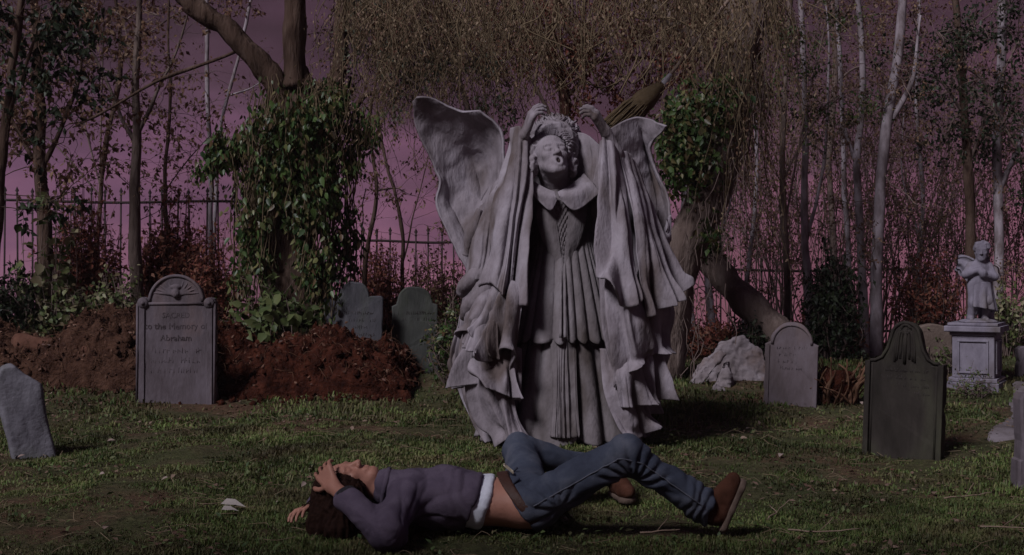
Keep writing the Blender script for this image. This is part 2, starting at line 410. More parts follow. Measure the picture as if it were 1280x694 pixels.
def place(loc, fwd, up, s):
    """matrix taking head space (face -y, crown +z) to the world"""
    f = Vector(fwd).normalized(); u = Vector(up); u = (u - u.dot(f) * f).normalized(); x = u.cross(-f)
    x = (-f).cross(u); m = Matrix(((x[0], -f[0], u[0], loc[0]), (x[1], -f[1], u[1], loc[1]), (x[2], -f[2], u[2], loc[2]), (0, 0, 0, 1)))
    return m @ Matrix.Scale(s, 4)
def hand_sdf(f, wrist, mid, nrm, thumb_side, curl, L=.18, spread=.12, k=.008, rs=1.0):
    """wrist -> knuckles along mid; nrm = back of the hand; fingers curl (radians per joint) towards -nrm"""
    w = np.asarray(wrist, float); d = nrmz(np.asarray(mid, float)); n = np.asarray(nrm, float); n = nrmz(n - d * (n @ d)); s = np.cross(d, n) * thumb_side
    pl = L * .5; hw = L * .20
    for q in np.linspace(-1, 1, 4):
        f.cap(w + s * q * hw * .55, w + d * pl + s * q * hw, L * .085 * rs, L * .075 * rs, k=L * .08)
    lens = [.40, .46, .43, .34]
    for i, q in enumerate((1, .34, -.34, -1)):
        p = w + d * pl + s * q * hw; a = spread * q; dd = nrmz(d * math.cos(a) + s * math.sin(a)); c = curl * (.85 + .12 * i)
        r = L * .055 * rs
        ang = c * .5
        for j, fr in enumerate((.45, .32, .23)):
            v = dd * math.cos(ang) - n * math.sin(ang); e = p + v * L * lens[i] * fr
            f.cap(p, e, r, r * .9, k=k * (1.5 if j == 0 else .5)); p = e; r *= .9; ang += c
    p = w + d * L * .14 + s * hw * .8
    v = nrmz(s * .8 + d * .6 - n * .25)
    for fr in (.24, .18, .14):
        e = p + v * L * fr; f.cap(p, e, L * .07 * rs, L * .058 * rs, k=k * 1.5); p = e; v = nrmz(v + d * .45 - n * .2)
# ---------------------------------------------------------------- ground
def gz(x, y):
    x = np.asarray(x, float); y = np.asarray(y, float)
    z = .24 * smooth(9.3, 13.2, y) - .30 * np.logaddexp(0, (y - 16.0) / .8) * .8
    p = v3(x, y, 0 * x)
    b = .05 * fbm(p * .7, 2, 3) + .022 * fbm(p * 2.6, 2, 5)
    calm = np.exp(-((x / 1.3) ** 2 + ((y - 5.5) / .55) ** 2)) ; calm2 = np.exp(-((x - .3) ** 2 / .8 + (y - 8.4) ** 2 / .6))
    z = z + b * (1 - np.clip(calm + calm2, 0, 1)) * smooth(60, 20, abs(x))
    z = z + .10 * np.exp(-((x - 3.25) ** 2 / .35 + (y - 8.9) ** 2 / .9)) - .06 * np.exp(-((x - 1.4) ** 2 / .7 + (y - 9.2) ** 2 / .1))
    return z
def on_ground(px, py):
    """the ground point seen at a photo pixel"""
    Y = np.linspace(4.5, 20, 3000); p = P(px, py, Y[:, None]) if False else np.stack([(px - 640) * Y / F, Y, CAM_H - (py - HORIZON) * Y / F], -1)
    i = np.argmax(p[:, 2] <= gz(p[:, 0], p[:, 1])); q = p[i]; return np.array([q[0], q[1], gz(q[0], q[1])])
def axis_steps(a, b, st, far, g=1.18):
    c = list(np.arange(a, b + 1e-6, st)); s = st; lo, hi = a, b
    while hi < far: s *= g; hi += s; c.append(hi)
    s = st
    while lo > -far: s *= g; lo -= s; c.insert(0, lo)
    return np.array(c)
gx = axis_steps(-6.5, 6.5, .06, 26); gy = axis_steps(3.6, 17, .06, 30)
gx = gx[abs(gx) < 33]; gy = gy[(gy > -14) & (gy < 36)]
GX, GY = np.meshgrid(gx, gy, indexing='ij'); GV = v3(GX, GY, gz(GX, GY))
ii = np.arange(GX.size).reshape(GX.shape)
GQ = np.stack([ii[:-1, :-1], ii[1:, :-1], ii[1:, 1:], ii[:-1, 1:]], -1).reshape(-1, 4)
m_ground, N_, L_, b_ = new_mat('turf_soil')
def ground_nodes():
    N, L, b = N_, L_, b_
    tc = N.new('ShaderNodeTexCoord')
    n1 = N.new('ShaderNodeTexNoise'); n1.inputs['Scale'].default_value = 1.1; n1.inputs['Detail'].default_value = 8; n1.inputs['Roughness'].default_value = .7
    n2 = N.new('ShaderNodeTexNoise'); n2.inputs['Scale'].default_value = 22; n2.inputs['Detail'].default_value = 8; n2.inputs['Roughness'].default_value = .75
    L.new(tc.outputs['Object'], n1.inputs['Vector']); L.new(tc.outputs['Object'], n2.inputs['Vector'])
    r1 = ramp(N, [(.36, (.045, .054, .022)), (.50, (.062, .056, .030)), (.60, (.085, .052, .034)), (.72, (.066, .036, .024))])
    L.new(n1.outputs['Fac'], r1.inputs[0])
    r2 = ramp(N, [(.3, (.35, .35, .35)), (.7, (1.5, 1.45, 1.4))]); L.new(n2.outputs['Fac'], r2.inputs[0])
    mi = N.new('ShaderNodeMix'); mi.data_type = 'RGBA'; mi.blend_type = 'MULTIPLY'; mi.inputs[0].default_value = 1
    L.new(r1.outputs[0], mi.inputs[6]); L.new(r2.outputs[0], mi.inputs[7]); L.new(mi.outputs[2], b.inputs['Base Color'])
    bp = N.new('ShaderNodeBump'); bp.inputs['Strength'].default_value = .8; bp.inputs['Distance'].default_value = .03
    L.new(n2.outputs['Fac'], bp.inputs['Height']); L.new(bp.outputs[0], b.inputs['Normal'])
    b.inputs['Roughness'].default_value = .95; b.inputs['Specular IOR Level'].default_value = .1
ground_nodes()
setting('ground', (GV.reshape(-1, 3), [GQ]), m_ground)

# bare patches where little grass grows (x, y, rx, ry)
BARE = [(1.55, 9.0, .75, .42), (3.1, 8.0, .45, .45), (3.9, 9.3, .35, .8), (-2.6, 11.4, 2.8, 1.0), (-1.2, 11.3, 1.1, .9), (2.2, 6.9, .5, .22), (-2.55, 7.1, .4, .2), (-.9, 6.6, .5, .18), (1.6, 5.3, .5, .12)]
def bare(x, y):
    b = 0 * x
    for cx, cy, rx, ry in BARE: b = np.maximum(b, np.exp(-((x - cx) / rx) ** 2 - ((y - cy) / ry) ** 2))
    return b
# pale trodden path at the right edge
pts = []
for i, yy in enumerate(np.linspace(8.1, 11.0, 40)):
    c = 3.46 + .42 * (yy - 8.4) + .05 * math.sin(yy * 3); w = .30 + .06 * math.sin(yy * 2.3 + 1)
    pts.append([[c - w + (2 * w + 1.2) * t, yy, 0] for t in np.linspace(0, 1, 24)])
pg = np.array(pts); ed = .03 * fbm(pg * 2.5, 2, 9); pg[..., 0] += ed; pg[..., 2] = gz(pg[..., 0], pg[..., 1]) + .012 + .008 * fbm(pg * 7, 2, 4)
pg[:, 0, 2] -= .03; pg[:, -1, 2] -= .03; pg[0, :, 2] -= .03; pg[-1, :, 2] -= .03
m_path = M('trodden_dirt', [(.055, .042, .040), (.115, .098, .104), (.165, .145, .16)], 5, bump=.6, bscale=40)
ii = np.arange(40 * 24).reshape(40, 24); pq = np.stack([ii[:-1, :-1], ii[:-1, 1:], ii[1:, 1:], ii[1:, :-1]], -1).reshape(-1, 4)
setting('path', (pg.reshape(-1, 3), [pq]), m_path)

# grass blades
m_grass = leaf_mat('grass_blades', [(.050, .084, .020), (.080, .125, .032), (.105, .138, .042), (.145, .140, .058), (.064, .100, .024), (.14, .110, .058)], .3, .6)
def patch_colour(m, scale, col, lo, hi):
    """whole patches of the turf are dry: mix a colour in by a broad noise"""
    N, L = m.node_tree.nodes, m.node_tree.links; b = N['Principled BSDF']; src = b.inputs['Base Color'].links[0].from_socket
    tc = N.new('ShaderNodeTexCoord'); n = N.new('ShaderNodeTexNoise'); n.inputs['Scale'].default_value = scale; n.inputs['Detail'].default_value = 6; n.inputs['Roughness'].default_value = .7; L.new(tc.outputs['Object'], n.inputs['Vector'])
    mr = N.new('ShaderNodeMapRange'); mr.inputs['From Min'].default_value = lo; mr.inputs['From Max'].default_value = hi; mr.inputs['To Max'].default_value = .8; L.new(n.outputs['Fac'], mr.inputs['Value'])
    mi = N.new('ShaderNodeMix'); mi.data_type = 'RGBA'; L.new(mr.outputs[0], mi.inputs[0]); L.new(src, mi.inputs[6]); mi.inputs[7].default_value = (*col, 1)
    for l in list(b.outputs[0].node.inputs['Base Color'].links): L.remove(l)
    L.new(mi.outputs[2], b.inputs['Base Color'])
    for t in N:
        if t.type == 'BSDF_TRANSLUCENT': L.new(mi.outputs[2], t.inputs['Color'])
def tone_patches(m, scale, lo, hi):
    """mossier and paler patches: the turf's own colour varies over a metre or so"""
    N, L = m.node_tree.nodes, m.node_tree.links; b = N['Principled BSDF']; lk = b.inputs['Base Color'].links[0]; src = lk.from_socket
    tc = N.new('ShaderNodeTexCoord'); n = N.new('ShaderNodeTexNoise'); n.inputs['Scale'].default_value = scale; n.inputs['Detail'].default_value = 5; L.new(tc.outputs['Object'], n.inputs['Vector'])
    mr = N.new('ShaderNodeMapRange'); mr.inputs['From Min'].default_value = .36; mr.inputs['From Max'].default_value = .64; mr.inputs['To Min'].default_value = lo; mr.inputs['To Max'].default_value = hi; L.new(n.outputs['Fac'], mr.inputs['Value'])
    sc = N.new('ShaderNodeVectorMath'); sc.operation = 'SCALE'; L.new(src, sc.inputs[0]); L.new(mr.outputs[0], sc.inputs['Scale']); L.remove(lk); L.new(sc.outputs[0], b.inputs['Base Color'])
    for t in N:
        if t.type == 'BSDF_TRANSLUCENT': L.new(sc.outputs[0], t.inputs['Color'])
patch_colour(m_grass, 1.3, (.105, .074, .042), .48, .66)
tone_patches(m_grass, .95, .50, 1.40)
tone_patches(m_grass, 5.0, .65, 1.30)
def make_grass():
    rng = np.random.default_rng(5); out = []
    for (y0, y1, n, hs, wd) in ((4.5, 6.6, 165000, .0175, .0031), (6.6, 9.2, 130000, .024, .0042), (9.2, 15.0, 90000, .036, .0070)):
        y = rng.uniform(y0, y1, n); x = rng.uniform(-.47, .47, n) * y
        cl = fbm(v3(x, y) * 1.6, 3, 21); fine = fbm(v3(x, y) * 9, 2, 22)
        keep = rng.uniform(0, 1, n) < np.clip(.75 + .75 * cl + .35 * fine, .12, 1) * (1 - .93 * bare(x, y))
        pathm = (x > 3.15 + .42 * (y - 8.4) + .05 * fine) & (y > 8.15) & (y < 10.9); keep &= ~(pathm & (rng.uniform(0, 1, n) > np.clip(.04 + np.exp(-(x - 3.15 - .42 * (y - 8.4)) / .05), 0, 1)))
        x, y, cl, fine = x[keep], y[keep], cl[keep], fine[keep]; n = len(x)
        h = hs * (1 + .5 * cl + .45 * fine) * rng.uniform(.5, 1.35, n); h = np.maximum(h, .008)
        az = rng.uniform(0, 2 * math.pi, n); ln = rng.uniform(.1, 1.1, n)
        b = v3(x, y, gz(x, y) - .004); d = v3(np.cos(az), np.sin(az), 0 * az); s = v3(-np.sin(az), np.cos(az), 0 * az) * (wd * rng.uniform(.6, 1.3, n))[:, None]
        mid = b + d * (h * ln * .35)[:, None] + v3(0 * h, 0 * h, h * .62); tip = b + d * (h * ln)[:, None] + v3(0 * h, 0 * h, h * (1.05 - .35 * ln))
        V = np.stack([b - s, b + s, mid + s * .7, mid - s * .7, tip], 1).reshape(-1, 3); o = np.arange(n)[:, None] * 5
        out.append((V, [o + np.array([0, 1, 2, 3]), o + np.array([3, 2, 4])]))
    return join(out)
setting('grass', make_grass(), m_grass, 'stuff')

# ---------------------------------------------------------------- dug-up earth
m_earth = M('red_earth', [(.010, .0036, .0025), (.034, .0105, .0065), (.068, .022, .013)], 9, .95, .9, 34, .05, dist=.03)
m_earth2 = M('dry_earth', [(.020, .0095, .007), (.048, .024, .016), (.082, .044, .030)], 9, .95, .9, 34, .05, dist=.03)
m_root = M('root_fibre', [(.06, .030, .018), (.14, .075, .046)], 20, .9, .3)
m_crumb = leaf_mat('mound_leaf_crumbs', [(.05, .022, .014), (.10, .045, .03), (.15, .085, .055), (.06, .02, .014)], .1)
def mound(name, label, prof, y0, y1, seed, mat, hollow=None):
    """a ridge of earth: prof = list of (px, top py) seen at the middle depth"""
    rng = np.random.default_rng(seed); ym = (y0 + y1) / 2
    xs = np.array([(p[0] - 640) * ym / F for p in prof]); zs = np.array([CAM_H - (p[1] - HORIZON) * ym / F for p in prof])
    nx, ny = int((xs[-1] - xs[0]) / .016), int((y1 - y0) / .016)
    X, Y = np.meshgrid(np.linspace(xs[0], xs[-1], nx), np.linspace(y0, y1, ny), indexing='ij')
    top = np.interp(X, xs, zs) - gz(X, Y); v = (Y - y0) / (y1 - y0)
    sec = np.clip(1 - abs(v * 2 - 1) ** 2.6, 0, 1) ** .55
    Z = top * sec
    if hollow is not None:
        hx, hy, rx, ry, dp = hollow; Z = Z - dp * np.exp(-((X - hx) / rx) ** 4 - ((Y - hy) / ry) ** 4) * sec
    p = v3(X, Y, Z)
    Z = Z + sec * (.12 * fbm(p * 3.2, 2, seed) + .085 * abs(fbm(p * 9, 3, seed + 3)) + .034 * fbm(p * 30, 3, seed + 5)); Z = np.where(sec < .03, -.06, Z)
    G = v3(X + .04 * fbm(p * 6 + 5, 2, seed), Y + .05 * fbm(p * 6 + 9, 2, seed), gz(X, Y) + Z)
    ii = np.arange(nx * ny).reshape(nx, ny); Q = np.stack([ii[:-1, :-1], ii[1:, :-1], ii[1:, 1:], ii[:-1, 1:]], -1).reshape(-1, 4)
    root = thing(name, label, 'mound', (xs.mean(), ym, float(gz(xs.mean(), ym))))
    part(root, 'soil', (G.reshape(-1, 3), [Q]), mat)
    nf = 900; fp = G.reshape(-1, 3)[(sec > .05).ravel()]; fp = fp[rng.integers(0, len(fp), nf)] + np.array([0, -.01, .02]); part(root, 'leaf_crumbs', rand_leaves(rng, fp, .035, .1), m_crumb, kind='stuff')
    # clods and torn roots on it
    pk = G.reshape(-1, 3)[(sec > .25).ravel()]; sel = pk[rng.integers(0, len(pk), 560)]; cl = []
    sx = rng.uniform(xs[0], xs[-1], 260); sy = y0 - .35 * rng.uniform(size=260) ** 2 + .1; sel = np.concatenate([sel, v3(sx, sy, gz(sx, sy) + .005)])
    for c in sel:
        r = .010 + .034 * rng.uniform() ** 2; V, Fs = ring_surf([(0, 0, 1, .05, .05), (0, 0, .6, .8, .8), (0, 0, -.2, 1, 1), (0, 0, -1, .4, .4)], 6)
        V = V * (1 + .38 * rng.normal(size=V.shape)) * r * rng.uniform(.5, 1.3, 3); cl.append((V + c, Fs))
    part(root, 'clods', join(cl), mat, kind='stuff')
    rt = []
    for c in pk[rng.integers(0, len(pk), 520)]:
        n = 5; d = nrmz(rng.normal(size=3) + np.array([0, -.5, .1])); q = [c]
        for _ in range(n): d = nrmz(d + rng.normal(size=3) * .5 + np.array([0, -.1, -.18])); q.append(q[-1] + d * rng.uniform(.015, .05))
        rt.append(tube(q, np.linspace(.0035, .0012, n + 1), 3, False))
    part(root, 'root_fibres', join(rt), m_root, kind='stuff')
    return root
mound('earth_mound', 'long brown heap of dug earth behind and left of the winged-top headstone', [(-60, 432), (0, 420), (60, 428), (100, 412), (135, 399), (170, 402), (215, 412), (250, 430)], 10.75, 12.3, 31, m_earth2)
mound('earth_mound', 'dark red-brown heap of loose earth between the big left headstone and the statue', [(250, 425), (272, 408), (310, 410), (345, 420), (385, 420), (420, 417), (450, 420), (480, 431), (502, 448), (522, 480)], 10.55, 12.2, 37, m_earth, hollow=(-2.32, 10.75, .24, .42, .45))

m_bark = M('dark_bark', [(.030, .019, .014), (.065, .042, .032), (.11, .078, .062)], 7, .95, .9, 26, .05, (1, 1, .25), dist=.03)
m_bark2 = M('grey_bark', [(.060, .042, .036), (.12, .09, .078), (.19, .15, .135)], 7, .95, .9, 26, .05, (1, 1, .25), dist=.03)
m_pale = M('pale_bark', [(.13, .105, .11), (.26, .225, .245), (.36, .32, .36)], 9, .85, .5, 30, .1, (1, 1, .4), stains=((.07, .05, .045), 8, .8))
m_twig = M('twig_bark', [(.10, .070, .062), (.18, .135, .12)], 10, .9, 0)
m_twig_red = M('red_twig_bark', [(.045, .018, .014), (.085, .036, .028)], 10, .9, 0)
def log(name, label, a, b, r0, r1, mat, seed, cat='log'):
    p = crs([a, (np.asarray(a) + b) / 2 + np.array([0, .03, -.03]), b], 26)
    VF = rough_up(tube(p, np.linspace(r0, r1, 26) * (1 + .06 * np.sin(np.arange(26) * .9)), 22), .016, 7, (1, 1, 1), 3, seed)
    root = thing(name, label, cat, (np.asarray(a) + b) / 2 * np.array([1, 1, 0]) + np.array([0, 0, min(a[2], b[2]) - r0]))
    part(root, 'bark', VF, mat)
    for c, d, r in ((p[0], p[0] - p[1], r0), (p[-1], p[-1] - p[-2], r1)):
        d = nrmz(d); part(root, 'cut_end', tube([c + d * .001, c + d * .008], [r * .93, r * .9], 20), m_bark2)
    return root
log('log', 'short reddish log lying on the left earth heap', P(22, 428, 11.2), P(122, 437, 10.9), .075, .062, M('red_bark', [(.06, .028, .02), (.13, .065, .046)], 7, .95, .9, 26, .05), 3)
fl = log('fallen_tree', 'thick leaning dead trunk slanting down to the right behind the rounded headstone', P(858, 292, 12.4), P(984, 428, 11.8), .12, .15, m_bark2, 4, 'tree trunk')

# ---------------------------------------------------------------- headstones
m_st_lav = M('weathered_lavender_stone', [(.062, .050, .054), (.105, .088, .100), (.145, .125, .148)], 5, .9, .5, 45, .1, stretch=(1, 1, .4), detail=8, stains=((.12, .075, .06), 2.6, .75))
m_st_dark = M('dark_slate', [(.015, .013, .011), (.028, .024, .021), (.044, .038, .034)], 6, .9, .6, 45, .1, stretch=(1, 1, .4), detail=8, stains=((.05, .055, .03), 3, .7))
m_st_grey = M('grey_slate', [(.045, .046, .052), (.078, .077, .087), (.11, .106, .12)], 5, .9, .5, 45, .1, stretch=(1, 1, .4), detail=8, stains=((.05, .06, .04), 3, .8))
m_st_green = M('greenish_slate', [(.030, .033, .030), (.052, .055, .051), (.075, .078, .073)], 5, .9, .5, 45, .1, stretch=(1, 1, .4), detail=8, stains=((.045, .055, .03), 3, .6))
m_st_brown = M('brown_stained_stone', [(.070, .056, .054), (.122, .10, .11), (.165, .143, .165)], 4, .9, .5, 45, .1, stretch=(1, 1, .4), detail=8, stains=((.13, .08, .05), 2.2, .9))
m_st_pale = M('pale_grey_slate', [(.085, .080, .095), (.135, .13, .15), (.18, .175, .20)], 5, .9, .5, 45, .1, detail=8, stains=((.07, .075, .06), 3, .7))
m_letter = M('worn_lettering', [(.048, .038, .040), (.082, .068, .076)], 9, .95, 0)
m_letter_d = M('worn_dark_lettering', [(.020, .017, .016), (.04, .034, .032)], 14, .95, 0)
def arc(cx, cz, r, a0, a1, n): a = np.radians(np.linspace(a0, a1, n)); return [(cx + r * math.cos(t), cz + r * math.sin(t)) for t in a]
def stone(label, px0, px1, top, base, outline, mat, thick=.09, yaw=0, lean=0, roll=0, cat='headstone', bev=.012, decor=None, bump=.004, name='headstone', depth=None):
    """outline(w, h) -> (x, z) points counter-clockwise; decor(root, w, h, put) adds carved parts at y = 0 front plane"""
    g = on_ground((px0 + px1) / 2, base)
    if depth: g = np.array([((px0 + px1) / 2 - 640) * depth / F, depth, 0]); g[2] = gz(g[0], depth); base = HORIZON + (CAM_H - g[2]) * F / depth
    w = (px1 - px0) * g[1] / F; h = (base - top) * g[1] / F
    root = thing(name, label, cat, g - np.array([0, 0, .0]))
    def put(nm, VF, m, **k):
        V, Fs = VF; V = np.asarray(V, float) + g; V, Fs = rotz((V, Fs), g, yaw, lean, roll); return part(root, nm, (V, Fs), m, **k)
    o = np.array(outline(w, h)); o[:, 1] = np.where(o[:, 1] <= 0.001, -.12, o[:, 1])
    dn = []; rg = np.random.default_rng(int(px0) + 500)     # worn, slightly chipped outline
    for i in range(len(o)):
        a, b = o[i], o[(i + 1) % len(o)]; k = max(1, int(np.linalg.norm(b - a) / .035))
        for q in range(k): dn.append(a + (b - a) * q / k)
    dn = np.array(dn); nn = fbm(v3(dn[:, 0] * 13, dn[:, 1] * 13, 0 * dn[:, 0] + px0), 2, 6); cc = nrmz(dn - np.array([0, h * .45])); dn = dn - cc * (.004 + .006 * nn + .016 * np.maximum(0, nn - .55))[:, None]
    V, Fs = extrude(dn, 0, thick, bev)
    V = V + np.stack([0 * V[:, 0], bump * fbm(V * 14, 2, 8), 0 * V[:, 0]], -1)
    put('slab', (V, Fs), mat, smooth_sh=False)
    if decor: decor(root, w, h, put)
    return root
def strip(x0, x1, z0, z1, y=-.012, b=.004): return extrude([(x0, z0), (x1, z0), (x1, z1), (x0, z1)], y, .004, b)
def ridge(pts, r, flat=.5):
    V, Fs = tube([(x, 0, z) for x, z in pts], r, 6); V = V * np.array([1, flat, 1]); return V, Fs
def lines_of_marks(rng, w, z0, z1, n, put, mat, wid=.62, size=.030):
    """rows of worn, broken strokes where an inscription has weathered away"""
    for i in range(n):
        z = z0 + (z1 - z0) * i / max(1, n - 1); q = []; x = -w * wid / 2 * rng.uniform(.75, 1)
        while x < w * wid / 2:
            if rng.uniform() < .80:
                h = size * rng.uniform(.45, 1); q.append(ridge([(x, z), (x + rng.uniform(-.004, .006), z + h)], .0022))
                if rng.uniform() < .6: q.append(ridge([(x, z + h * rng.uniform(.2, .9)), (x + size * .4, z + h * rng.uniform(0, .9))], .0019))
            x += size * rng.uniform(.35, .75)
        put('inscription', join(q), mat, kind='stuff')
def text_part(put, s, z, size, mat, depth=.0015):
    cu = bpy.data.curves.new('lettering', 'FONT'); cu.body = s; cu.size = size; cu.align_x = 'CENTER'; cu.extrude = depth; cu.resolution_u = 2
    o = bpy.data.objects.new('lettering', cu); COL.objects.link(o)
    bpy.context.view_layer.update(); me = o.evaluated_get(bpy.context.evaluated_depsgraph_get()).to_mesh()
    V = np.array([v.co[:] for v in me.vertices]); by = {}
    for p in me.polygons: by.setdefault(len(p.vertices), []).append(list(p.vertices))
    o.evaluated_get(bpy.context.evaluated_depsgraph_get()).to_mesh_clear()
    bpy.data.objects.remove(o); bpy.data.curves.remove(cu)
    V = V + np.stack([.004 * vnoise(V * 45 + z, 3), .004 * vnoise(V * 45 + 9 + z, 4), 0 * V[:, 0]], -1)
    V2 = np.stack([V[:, 0], -V[:, 2] - .0005, V[:, 1] + z], -1)
    put('lettering', (V2, [np.array(f) for f in by.values()]), mat, smooth_sh=False, kind='stuff')

# big winged-top headstone at the left
def o_big(w, h):
    r = w * .36; zs = h - r * .92; c = .055
    return ([(-w / 2, 0), (w / 2, 0), (w / 2, zs)] + arc(w / 2 - c, zs, c, 20, 160, 7) + arc(0, zs, r, 14, 166, 26)[0:] + arc(-w / 2 + c, zs, c, 20, 160, 7) + [(-w / 2, zs)])
def d_big(root, w, h, put):
    r = w * .36; zs = h - r * .92; rng = np.random.default_rng(2)
    for s in (-1, 1):
        put('pilaster', strip(s * w * .425 - .022, s * w * .425 + .022, -.05, zs - .005), m_st_lav, smooth_sh=False)
        put('pilaster_bead', ridge([(s * w * .485, -.02), (s * w * .485, zs)], .010, 1), m_st_lav)
        put('rosette', join([ring_surf([(0, 0, .0, .003, .003), (0, 0, -.012, .022, .022), (0, 0, -.014, .040, .040), (0, 0, .01, .046, .046)], 16)]) if False else join([(tube([(s * (w / 2 - .055), -.016, zs + .004), (s * (w / 2 - .055), .005, zs + .004)], [.040, .046], 18)), tube([(s * (w / 2 - .055), -.026, zs + .004), (s * (w / 2 - .055), -.01, zs + .004)], [.014, .018], 10)]), m_st_lav)
    put('arch_moulding', join([ridge(arc(0, zs + .01, r * .93, 2, 178, 24), .015, .9), ridge([(-r * .95, zs), (r * .95, zs)], .013, .9)]), m_st_lav)
    f = Field((-.25, -.08, zs - .02), (.25, .05, zs + r), .006)
    f.ell((0, -.004, zs + .085), (.034, .03, .044), k=.01); f.ell((0, -.004, zs + .135), (.044, .022, .024), k=.012)
    f.cap((-.012, -.036, zs + .092), (-.012, -.036, zs + .094), .008, k=.006, op='s'); f.cap((.012, -.036, zs + .092), (.012, -.036, zs + .094), .008, k=.006, op='s')
    for s in (-1, 1):
        for i in range(5):
            a = math.radians(8 + i * 17); f.cap((s * .03, .002, zs + .075), (s * (.03 + (.155 - i * .012) * math.cos(a)), .004, zs + .072 + .135 * math.sin(a) * .8), .013, .007, k=.006)
    f.half((0, .012, 0), (0, 1, 0)); put('winged_head_carving', f.mesh(), m_st_lav)
    text_part(put, 'SACRED', zs - .115, .062, m_letter); text_part(put, 'to the Memory of', zs - .205, .070, m_letter); text_part(put, 'Abraham', zs - .30, .070, m_letter)
    lines_of_marks(rng, w, zs - .40, zs - .56, 3, put, m_letter, .62, .05)
stone('largest headstone at left, pale lavender, arched top carved with a small winged head', 170, 269, 347, 505, o_big, m_st_lav, .10, .03, -.02, decor=d_big)

def slant_stone():
    g = on_ground(42, 572); k = g[1] / F; w = 64 * k; h = 118 * k; f = Field(np.array([-w, -.3, -.15]), np.array([w, .3, h + .1]), .009)
    f.box((0, 0, h * .42), (w * .40, .075, h * .52), None, .03, .02); f.cap((-w * .12, 0, h * .82), (w * .06, 0, h * .72), .075 * 1.6, .075 * 1.3, k=.05); f.half((w * .30, 0, h * .80), (.78, 0, .62)); f.half((0, -.072, 0), (0, -1, 0)); f.half((-w * .36, 0, h * .9), (-.8, 0, .6)); f.half((0, .075, 0), (0, 1, 0))
    VF = f.mesh(); VF = rough_up(VF, .010, 9, (1, 1, .6), 3, 4); V, Fs = rotz((VF[0] + g, VF[1]), g, .50, -.12, -.20)
    root = thing('headstone', 'small broken pale-grey headstone leaning over at the left edge of the grass', 'headstone', g); part(root, 'slab', (V, Fs), m_st_pale)
slant_stone()
def o_tab(w, h):
    zs = h * .76; return [(-w / 2, 0), (w / 2, 0), (w / 2, zs)] + arc(w / 2 - .04, zs + .005, .04, 0, 90, 5) + [(w * .27, zs + .045)] + arc(0, zs + .04, w * .26, 0, 180, 14) + [(-w * .27, zs + .045)] + arc(-w / 2 + .04, zs + .005, .04, 90, 180, 5)
def d_tab(root, w, h, put):
    rng = np.random.default_rng(4); lines_of_marks(rng, w, h * .62, h * .34, 5, put, m_letter_d, .7, .035)
stone('blue-grey headstone with stepped round top half buried in the red earth heap', 404, 478, 345, 436, o_tab, m_st_grey, .09, .15, -.04, .02, decor=d_tab, depth=11.6)
def o_round(w, h):
    zs = h * .72; sh = .045; return [(-w / 2, 0), (w / 2, 0), (w / 2, zs), (w / 2 - sh, zs + .02)] + arc(0, zs + .01, w * .40, 6, 174, 18) + [(-w / 2 + sh, zs + .02), (-w / 2, zs)]
stone('dark green-grey round-topped headstone between the earth heap and the statue', 491, 549, 349, 434, o_round, m_st_green, .09, .12, -.02, -.02, decor=d_tab, depth=11.9)
def d_mid(root, w, h, put):
    zs = h * .72
    for s in (-1, 1): put('edge_band', strip(s * w * .44 - .016, s * w * .44 + .016, -.05, zs - .01, -.010), m_st_brown, smooth_sh=False)
    put('arch_moulding', ridge(arc(0, zs + .0, w * .36, 0, 180, 20), .012, .8), m_st_brown)
    rng = np.random.default_rng(6); lines_of_marks(rng, w, h * .66, h * .42, 4, put, m_letter, .6, .03)
stone('pale brown-stained headstone with rounded top right of the statue', 954, 1021, 401, 507, o_round, m_st_brown, .10, -.22, -.03, .03, decor=d_mid)
def o_cyma(w, h):
    zs = h * .705; top = [(w / 2, 0), (w / 2, zs), (w * .44, zs), (w * .37, zs + .008), (w * .29, zs + .030), (w * .225, zs + .085), (w * .200, zs + .140)] + arc(0, h - w * .185, w * .185, 5, 175, 14)
    return [(-w / 2, 0)] + top + [(-x, z) for x, z in reversed(top[1:7])]
def d_cyma(root, w, h, put):
    zs = h * .705; rng = np.random.default_rng(8)
    for s in (-1, 1):
        put('pilaster', strip(s * w * .46 - .016, s * w * .46 + .016, -.06, zs - .004, -.022), m_st_dark, smooth_sh=False)
        put('pilaster_bead', ridge([(s * w * .405, -.02), (s * w * .405, zs - .02)], .008, 1), m_st_dark)
    e = [(w * .44, zs + .0), (w * .37, zs + .003), (w * .285, zs + .026), (w * .218, zs + .082), (w * .188, zs + .140)] + arc(0, h - w * .185, w * .172, 8, 172, 12)
    e = e + [(-x, z) for x, z in reversed(e[:5])]
    put('top_moulding', ridge(e, .011, .9), m_st_dark)
    q = []
    for i in range(7):
        a = math.radians(50 + i * 80 / 6); r = .105 - .010 * abs(i - 3); q.append(ridge(crs([(0, h * .93), (math.cos(a) * r * .9, h * .91), (math.cos(a) * r * 1.25, zs + .03 - .01 * abs(i - 3))], 8), .008, .9))
    q.append(ridge([(0, zs - .01), (0, h * .95)], .011, .9)); q.append(ridge(arc(0, h * .945, .028, 0, 359, 12), .010, .9))
    put('willow_carving', join(q), m_st_dark)
    lines_of_marks(rng, w, zs - .06, h * .36, 6, put, m_letter_d, .62, .026)
stone('tall dark slate headstone at right with a narrow curved crest and side pilasters', 1078, 1175, 402, 574, o_cyma, m_st_dark, .12, -.50, -.02, .03, decor=d_cyma)
stone('brown round-topped headstone half hidden behind the tall dark slate one', 1140, 1192, 395, 470, lambda w, h: [(-w / 2, 0), (w / 2, 0), (w / 2, h * .8)] + arc(0, h * .3, w * .82, 54, 126, 14) + [(-w / 2, h * .8)], M('tan_stone', [(.10, .075, .06), (.17, .13, .11)], 5, .9, .5, 40), .10, .1)
